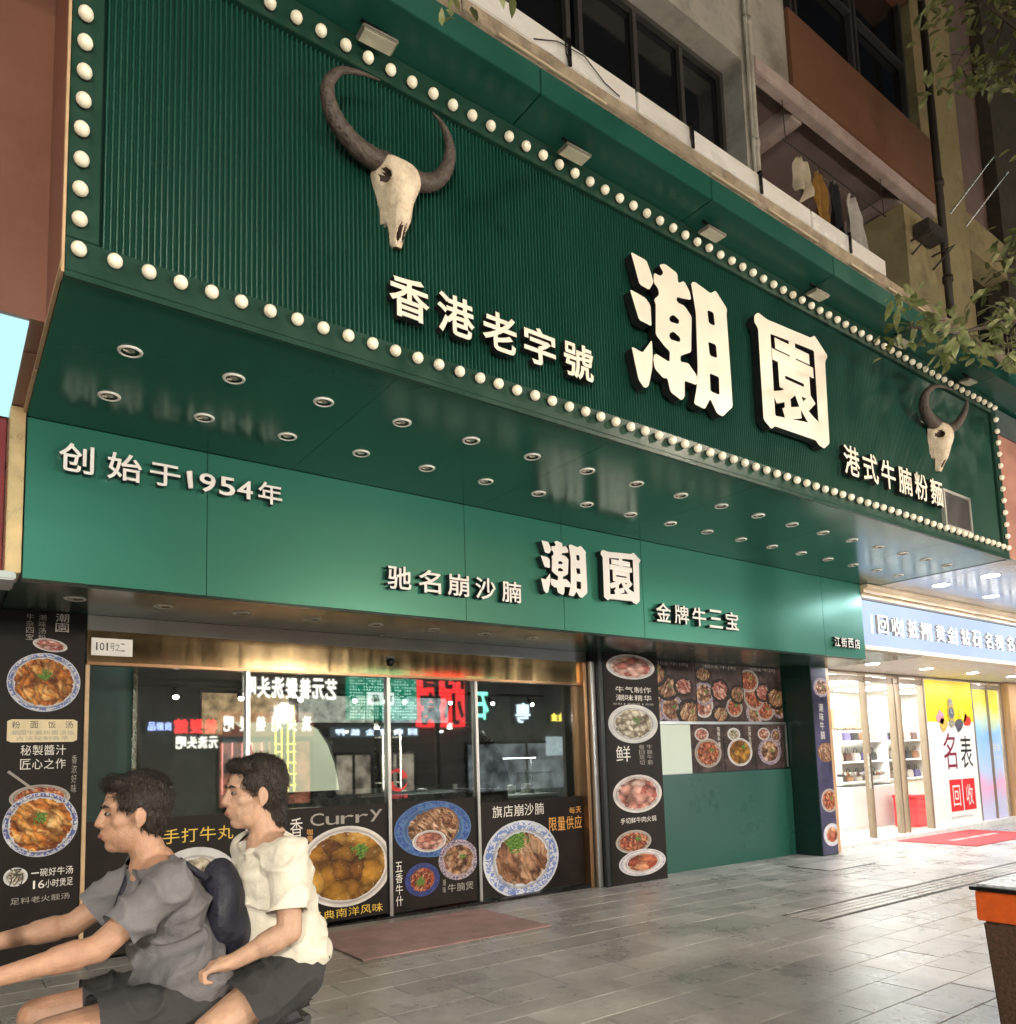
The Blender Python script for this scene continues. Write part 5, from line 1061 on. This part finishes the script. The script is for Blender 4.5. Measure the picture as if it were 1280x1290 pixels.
tree('street tree behind the viewer with one leafy twig hanging in at the top', (3.4, -2.4, -.03), [(3.4, -2.4, -.03), (3.35, -2.3, 2.0), (3.2, -2.0, 3.8), (2.9, -1.4, 5.2), (2.7, -1.0, 6.5)],
     [([(3.0, -1.6, 4.9), (2.4, .2, 5.35), (1.95, 1.5, 5.2), (1.70, 2.2, 4.86), (1.62, 2.36, 4.72)], 3, .06)], .085, 8)
# ------------------------------------------------------------------ two riders on a scooter
def solid(mb, name, mats, parent, voxel=.006, smooth=6, amp=0.0, afreq=12.0, fn=None, fold=False):
    me = mb.mesh(name + '_src', mats, fix=True); o = bpy.data.objects.new('tmp', me)
    m = o.modifiers.new('r', 'REMESH'); m.mode = 'VOXEL'; m.voxel_size = voxel; m.use_smooth_shade = True
    s_ = o.modifiers.new('s', 'SMOOTH'); s_.factor = .5; s_.iterations = smooth
    out = evaluated_mesh(o); bpy.data.meshes.remove(me)
    if amp:
        n = len(out.vertices); co = [0.0] * (3 * n); no = [0.0] * (3 * n); out.vertices.foreach_get('co', co); out.vertices.foreach_get('normal', no)
        for i in range(0, 3 * n, 3):
            p_ = Vector((co[i] * afreq, co[i + 1] * afreq, co[i + 2] * afreq * .8))
            d = amp * (noise.noise(p_) if not fold else 1.5 * (1 - min(1, 2.2 * abs(noise.noise(Vector((p_.x * .7 + p_.z * .6, p_.y * .5, p_.z * 1.1 - p_.x * .4)))))) ** 2 - .12 + .35 * noise.noise(p_ * 2.3))
            for k in range(3): co[i + k] += no[i + k] * d
        out.vertices.foreach_set('co', co)
    out.materials.clear()
    for mm in (mats if isinstance(mats, list) else [mats]): out.materials.append(mm)
    if fn:
        for p in out.polygons: p.material_index = fn(p.center)
    out.polygons.foreach_set('use_smooth', [True] * len(out.polygons)); out.name = name
    return inst(name, out, parent)
def trim(o, p, n, rad):
    """cut a garment open at a hem: drop what lies beyond the plane, near the point"""
    p, n = Vector(p), Vector(n).normalized(); bm = bmesh.new(); bm.from_mesh(o.data)
    fs = [f for f in bm.faces if (f.calc_center_median() - p).length < rad]
    es = {e for f in fs for e in f.edges}; vs = {v for f in fs for v in f.verts}
    bmesh.ops.bisect_plane(bm, geom=list(vs) + list(es) + fs, plane_co=p, plane_no=n, clear_outer=True)
    bm.to_mesh(o.data); bm.free(); o.data.polygons.foreach_set('use_smooth', [True] * len(o.data.polygons))
def cap(mb, a, b, ra, rb, n=12):
    a, b = Vector(a), Vector(b); mb.sphere(a, ra, n, 8); mb.sphere(b, rb, n, 8); mb.tube([a, b], [ra, rb], n)
m_skin1 = M('skin_tan', (.44, .25, .165), .42, var=.16, scale=22, bump=.22, bscale=220, dirt=(.42, .22, .145), dscale=6); m_skin2 = M('skin_light', (.50, .31, .215), .42, var=.16, scale=22, bump=.22, bscale=220, dirt=(.48, .27, .185), dscale=6)
for m_ in (m_skin1, m_skin2):
    b_ = [n for n in m_.node_tree.nodes if n.type == 'BSDF_PRINCIPLED'][0]; b_.inputs['Subsurface Weight'].default_value = .12; b_.inputs['Subsurface Radius'].default_value = (.012, .005, .003); b_.inputs['Subsurface Scale'].default_value = 1.0
m_hair = M('black_hair', (.022, .015, .011), .42, var=.5, scale=60, stretch=(1, 1, .2), bump=.8, bscale=150)
m_grey = M('grey_cotton', (.16, .155, .165), .85, var=.15, scale=9, bump=.3, bscale=45); m_ct = M('cream_cotton', (.72, .68, .58), .85, var=.10, scale=9, bump=.3, bscale=45)
m_navy = M('navy_nylon', (.018, .018, .035), .6, var=.25, scale=12, bump=.3, bscale=60); m_dark = M('charcoal_shorts', (.035, .034, .036), .85, var=.2, bump=.3, bscale=50)
m_eye = M('eye_white', (.20, .17, .155), .35, var=.03); m_iris = M('dark_iris', (.015, .01, .008), .15); m_lip = M('lips', (.36, .14, .11), .45)
def rider(label, J, skin, shirt, shorts, hair_long=0.0):
    """J: joints in world space; the rider faces -x"""
    H = Vector(J['head']); t_ = thing('person', label, 'person', (J['pelvis'][0], J['pelvis'][1], J['pelvis'][2] - .1))
    b = MB(); hd = lambda f, s, u: (H.x - f, H.y + s, H.z + u)
    b.sphere(hd(-.012, 0, .03), (.098, .076, .098), 20, 14); b.sphere(hd(.022, 0, -.045), (.070, .062, .080), 16, 12); b.sphere(hd(.052, 0, -.098), (.030, .030, .024), 12, 8)
    b.sphere(hd(.070, 0, .028), (.020, .050, .016), 12, 8)
    cap(b, hd(.086, 0, .012), hd(.100, 0, -.028), .009, .013, 10); b.sphere(hd(.092, .012, -.032), (.010, .008, .008), 8, 6); b.sphere(hd(.092, -.012, -.032), (.010, .008, .008), 8, 6)
    b.sphere(hd(.080, 0, -.047), (.014, .020, .012), 10, 8); b.sphere(hd(.086, 0, -.060), (.012, .024, .007), 10, 6); b.sphere(hd(.083, 0, -.073), (.012, .021, .007), 10, 6)
    for s in (-1, 1):
        b.sphere(hd(.040, s * .044, -.022), (.034, .022, .026), 12, 8); b.sphere(hd(-.008, s * .079, -.008), (.020, .008, .032), 12, 8); b.sphere(hd(-.002, s * .078, -.036), (.010, .007, .012), 8, 6)
    N = Vector(J['neck']); C = Vector(J['chest']); Pv = Vector(J['pelvis'])
    cap(b, hd(-.02, 0, -.05), N, .052, .058, 14); cap(b, N, C, .075, .115, 16); cap(b, C, Pv, .112, .12, 16)
    sh = []
    for s in (-1, 1):
        S_, E_, Wr, Hd = (Vector(J[k][0 if s < 0 else 1]) for k in ('shoulder', 'elbow', 'wrist', 'hand'))
        sh.append((S_, E_)); cap(b, N, S_, .055, .058); cap(b, C, S_, .09, .055); cap(b, S_, E_, .048, .040); cap(b, E_, Wr, .041, .027)
        cap(b, E_.lerp(Wr, .25), E_.lerp(Wr, .45), .043, .040)
        d = (Hd - Wr).normalized(); sd = Vector((0, 1, 0)); dn = d.cross(sd).normalized()
        if dn.z > 0: dn = -dn
        cap(b, Wr, Wr.lerp(Hd, .5), .026, .026); 
        for q in (-.024, .024): cap(b, Wr + d * .02 + sd * q * .7, Hd + sd * q, .016, .015, 10)
        b.sphere(Wr.lerp(Hd, .6), (.034, .040, .018), 12, 8)
        for i in range(4):
            o_ = sd * (-.030 + .020 * i); k1 = Hd + o_; L = (.030, .034, .033, .026)[i]
            k2 = k1 + d * L + dn * .008; k3 = k2 + dn * .026 + d * .002; k4 = k3 + dn * .006 - d * .020
            cap(b, k1, k2, .0095, .009, 8); cap(b, k2, k3, .009, .0085, 8); cap(b, k3, k4, .0085, .007, 8)
        th = Wr.lerp(Hd, .4) + sd * (.034 * -s); t2 = th + d * .03 + dn * .022; cap(b, th, t2, .012, .0105, 8); cap(b, t2, t2 + d * .022 + dn * .012, .0105, .008, 8)
    for s in (-1, 1):
        Hp, K, A, T = (Vector(J[k][0 if s < 0 else 1]) for k in ('hip', 'knee', 'ankle', 'toe'))
        cap(b, Pv, Hp, .11, .092); cap(b, Hp, K, .088, .058, 14); cap(b, K, A, .057, .036, 14); cap(b, K.lerp(A, .2), K.lerp(A, .42), .06, .052, 14); cap(b, A, T, .036, .026); b.sphere(A + Vector((.035, 0, -.03)), .03, 10, 8)
    body = solid(b, 'body', [skin], t_, .0045, 5)
    # shirt, with sleeves to above the elbow; shorts to above the knee
    c = MB(); cap(c, N + Vector((.004, 0, -.018)), C, .078, .130, 18); cap(c, C, Pv + Vector((0, 0, .03)), .128, .150, 18)
    for S_, E_ in sh: cap(c, N.lerp(S_, .35) - Vector((0, 0, .012)), S_, .062, .072); cap(c, C, S_, .10, .066); cap(c, S_, S_.lerp(E_, .80), .066, .062, 14)
    c.sphere(Pv.lerp(C, .35), (.146, .188, .13), 18, 12); c.sphere(C + Vector((0, 0, .03)), (.130, .190, .12), 18, 12); c.sphere(Pv + Vector((0, 0, .04)), (.146, .198, .12), 18, 12)
    so_ = solid(c, 'shirt', [shirt], t_, .0065, 3, .012, 11.0, fold=True)
    for S_, E_ in sh: trim(so_, S_.lerp(E_, .74), E_ - S_, .098)
    trim(so_, Pv + Vector((0, 0, .0)), (0, 0, -1), .40)
    trim(so_, N + Vector((-.01, 0, .022)), Vector((-.35, 0, 1)), .13)
    c = MB(); cap(c, Pv + Vector((0, -.06, .02)), Pv + Vector((0, .06, .02)), .128, .128, 16)
    for s in (-1, 1): Hp, K = (Vector(J[k][0 if s < 0 else 1]) for k in ('hip', 'knee')); cap(c, Pv, Hp, .125, .108); cap(c, Hp, Hp.lerp(K, .95), .106, .084, 16)
    so_ = solid(c, 'shorts', [shorts], t_, .0065, 3, .012, 11.0, fold=True)
    for s in (-1, 1): Hp, K = (Vector(J[k][0 if s < 0 else 1]) for k in ('hip', 'knee')); trim(so_, Hp.lerp(K, .72), K - Hp, .23)
    h = MB(); h.sphere(hd(-.026, 0, .048), (.100, .086, .096), 20, 14); h.sphere(hd(-.052, 0, .0), (.068, .078, .085), 16, 12); h.sphere(hd(.045, 0, .098), (.050, .066, .030), 14, 10)
    for s in (-1, 1): h.sphere(hd(.010, s * .068, .045), (.050, .016, .040), 12, 8)
    if hair_long: h.sphere(hd(-.072, 0, -.055), (.045, .062, .075 + hair_long), 14, 10)
    ho = solid(h, 'hair', [m_hair], t_, .0045, 2, .004, 60.0)
    rnd = random.Random(int(H.x * 1000)); st = MB(); vs = ho.data.vertices
    for _ in range(3200):
        v = vs[rnd.randrange(len(vs))]; p = v.co.copy(); nn = v.normal.copy(); rel = p - H
        fl = Vector((-.35 if rel.x < 0 else .5, rel.y * 6, -.25 - max(0, .06 - rel.z) * 14)) + Vector((rnd.gauss(0, .35), rnd.gauss(0, .35), rnd.gauss(0, .25)))
        fl = (fl - nn * fl.dot(nn)); fl = fl.normalized() if fl.length > .01 else Vector((0, 0, -1)); sd = fl.cross(nn).normalized() * .0011; L = rnd.uniform(.018, .04)
        a_ = p + nn * .0005; b_ = p + fl * L * .5 + nn * rnd.uniform(.003, .008); c_ = p + fl * L + nn * rnd.uniform(.0, .006)
        st.add([a_ - sd, a_ + sd, b_ + sd * .8, b_ - sd * .8, c_], [(0, 1, 2, 3), (3, 2, 4)])
    inst('hair_strands', st.mesh('hair_strands', m_hair, fix=False, smooth=True), ho)
    for s in (-1, 1):
        e = MB().sphere(hd(.078, s * .031, .004), (.0085, .013, .0060), 12, 8).build('eye', m_eye, t_, smooth=True); MB().sphere(hd(.0845, s * .032, .004), (.0045, .0062, .0058), 10, 6).build('iris', m_iris, e, smooth=True)
        MB().tube([hd(.090, s * .016, .024), hd(.089, s * .032, .030), hd(.078, s * .047, .025)], [.004, .0045, .002], 6).build('eyebrow', m_hair, t_, smooth=True)
    MB().sphere(hd(.0945, 0, -.0665), (.006, .021, .0075), 12, 8).build('lips', m_lip, t_, smooth=True)
    return t_
RY = 2.80
J1 = dict(head=(.535, RY, 1.462), neck=(.600, RY, 1.285), chest=(.640, RY, 1.12), pelvis=(.715, RY, .86), shoulder=((.612, RY - .185, 1.245), (.612, RY + .185, 1.245)), elbow=((.405, RY - .235, 1.095), (.405, RY + .235, 1.095)), wrist=((.175, RY - .255, 1.065), (.175, RY + .255, 1.065)), hand=((.105, RY - .26, 1.062), (.105, RY + .26, 1.062)),
          hip=((.715, RY - .09, .845), (.715, RY + .09, .845)), knee=((.295, RY - .13, .845), (.295, RY + .12, .845)), ankle=((.375, RY - .12, .42), (.375, RY + .12, .42)), toe=((.235, RY - .12, .375), (.235, RY + .12, .375)))
J2 = dict(head=(.930, RY, 1.507), neck=(.982, RY, 1.33), chest=(1.0, RY, 1.165), pelvis=(1.045, RY, .905), shoulder=((.99, RY - .175, 1.29), (.99, RY + .175, 1.29)), elbow=((.965, RY - .255, 1.06), (.965, RY + .255, 1.06)), wrist=((.800, RY - .205, .985), (.80, RY + .205, .985)), hand=((.735, RY - .185, .975), (.735, RY + .185, .975)),
          hip=((1.04, RY - .095, .895), (1.04, RY + .095, .895)), knee=((.72, RY - .235, .79), (.72, RY + .235, .79)), ankle=((.815, RY - .215, .43), (.815, RY + .215, .43)), toe=((.675, RY - .22, .385), (.675, RY + .22, .385)))
rider('person in a grey T-shirt and dark shorts steering the scooter', J1, m_skin1, m_grey, m_dark)
rider('person in a cream T-shirt riding behind on the scooter', J2, m_skin2, m_ct, m_dark, .02)
bp = thing('backpack', 'dark navy backpack worn by the front rider, between the two riders', 'backpack', (.83, RY, .98))
c = MB(); c.sphere((.815, RY, 1.12), (.075, .125, .175), 18, 12); c.sphere((.845, RY, 1.06), (.065, .115, .12), 16, 12); solid(c, 'bag', [m_navy], bp, .008, 4, .008, 13)
for s in (-1, 1): MB().tube([(.74, RY + s * .10, 1.24), (.66, RY + s * .105, 1.305), (.55, RY + s * .11, 1.26), (.515, RY + s * .115, 1.15), (.54, RY + s * .13, 1.09)], .013, 8).build('strap', m_navy, bp, smooth=True)
sc_ = thing('scooter', 'electric scooter carrying two riders at the lower left', 'scooter', (.62, RY, 0))
m_scp = M('dark_scooter_paint', (.045, .045, .05), .25, var=.08, coat=.5); m_tyre = M('tyre_rubber', (.015, .015, .015), .8, var=.2)
def side(poly, hw, name, mat, bev=.03): return MB().prism(poly, RY - hw, RY + hw).build(name, mat, sc_, bev=bev)
side([(.62, .72), (1.08, .76), (1.12, .70), (1.08, .50), (1.02, .38), (.72, .36), (.62, .45)], .13, 'body_shell', m_scp); side([(.58, .735), (.90, .755), (1.0, .79), (1.10, .80), (1.11, .77), (.60, .70)], .125, 'seat', m_black, .02)
side([(.16, .36), (.68, .36), (.68, .29), (.16, .29)], .16, 'footboard', m_black, .015); side([(.14, .30), (.02, .92), (.09, .98), (.22, .36)], .14, 'leg_shield', m_scp, .03)
MB().tube([(.07, RY, .95), (.13, RY, .70), (-.02, RY, .30)], [.03, .03, .025], 12).build('steering_column', m_blackmetal, sc_, smooth=True)
hb = MB().tube([(.10, RY - .34, 1.045), (.085, RY - .2, 1.04), (.06, RY - .06, 1.0), (.06, RY + .06, 1.0), (.085, RY + .2, 1.04), (.10, RY + .34, 1.045)], .012, 10).build('handlebar', m_blackmetal, sc_, smooth=True)
for s in (-1, 1):
    MB().tube([(.09, RY + s * .20, 1.041), (.10, RY + s * .345, 1.045)], .017, 12).build('grip', m_tyre, hb, smooth=True); MB().tube([(.085, RY + s * .18, 1.05), (.06, RY + s * .22, 1.18)], .006, 8).build('mirror_stem', m_blackmetal, hb)
    MB().sphere((.055, RY + s * .235, 1.215), (.012, .06, .04), 14, 10).build('mirror', m_blackmetal, hb, smooth=True)
side([(.02, .93), (-.02, 1.02), (.04, 1.06), (.12, 1.02), (.10, .93)], .09, 'instrument_pod', m_scp, .02); MB().sphere((-.015, RY, .96), (.03, .05, .04), 14, 10).build('headlight', m_chrome, sc_, smooth=True)
for x in (-.10, 1.05):
    z = gz(x) + .205; wh = MB().lathe([(.05, -.04), (.14, -.045), (.145, 0), (.14, .045), (.05, .04)], (x, RY, z), 24, 'y').build('wheel', m_steel, sc_, smooth=True)
    MB().tube([(x + .175 * math.cos(a), RY, z + .175 * math.sin(a)) for a in [k * math.pi / 16 for k in range(33)]], .032, 10, cap=False).build('tyre', m_tyre, wh, smooth=True)
side([(-.28, .40), (-.20, .44), (-.02, .45), (.08, .36), (.04, .35), (-.04, .41), (-.2, .40)], .05, 'front_mudguard', m_scp, .01)
MB().tube([(-.10, RY - .06, .2), (-.03, RY - .06, .46)], .018, 8).tube([(-.10, RY + .06, .2), (-.03, RY + .06, .46)], .018, 8).build('fork', m_blackmetal, sc_)
for s in (-1, 1): MB().box(1.03, RY + s * .11 - .03, .56, 1.10, RY + s * .11 + .03, .62).build('tail_light', m_inkr, sc_, bev=.01)

bpy.data.scenes.remove(_tmp)

# dim glowing faces need not be picked as light sources: less noise, same picture
for m_ in bpy.data.materials:
    if m_.name.split('.')[0] in ('frosted_bulb', 'pale_dots', 'lit_white_letter', 'menu_glow', 'cream_lit_screen', 'cool_lightbox', 'screen_face', 'grey_strip', 'brown_red_board', 'deep_red_band'):
        m_.cycles.emission_sampling = 'NONE'
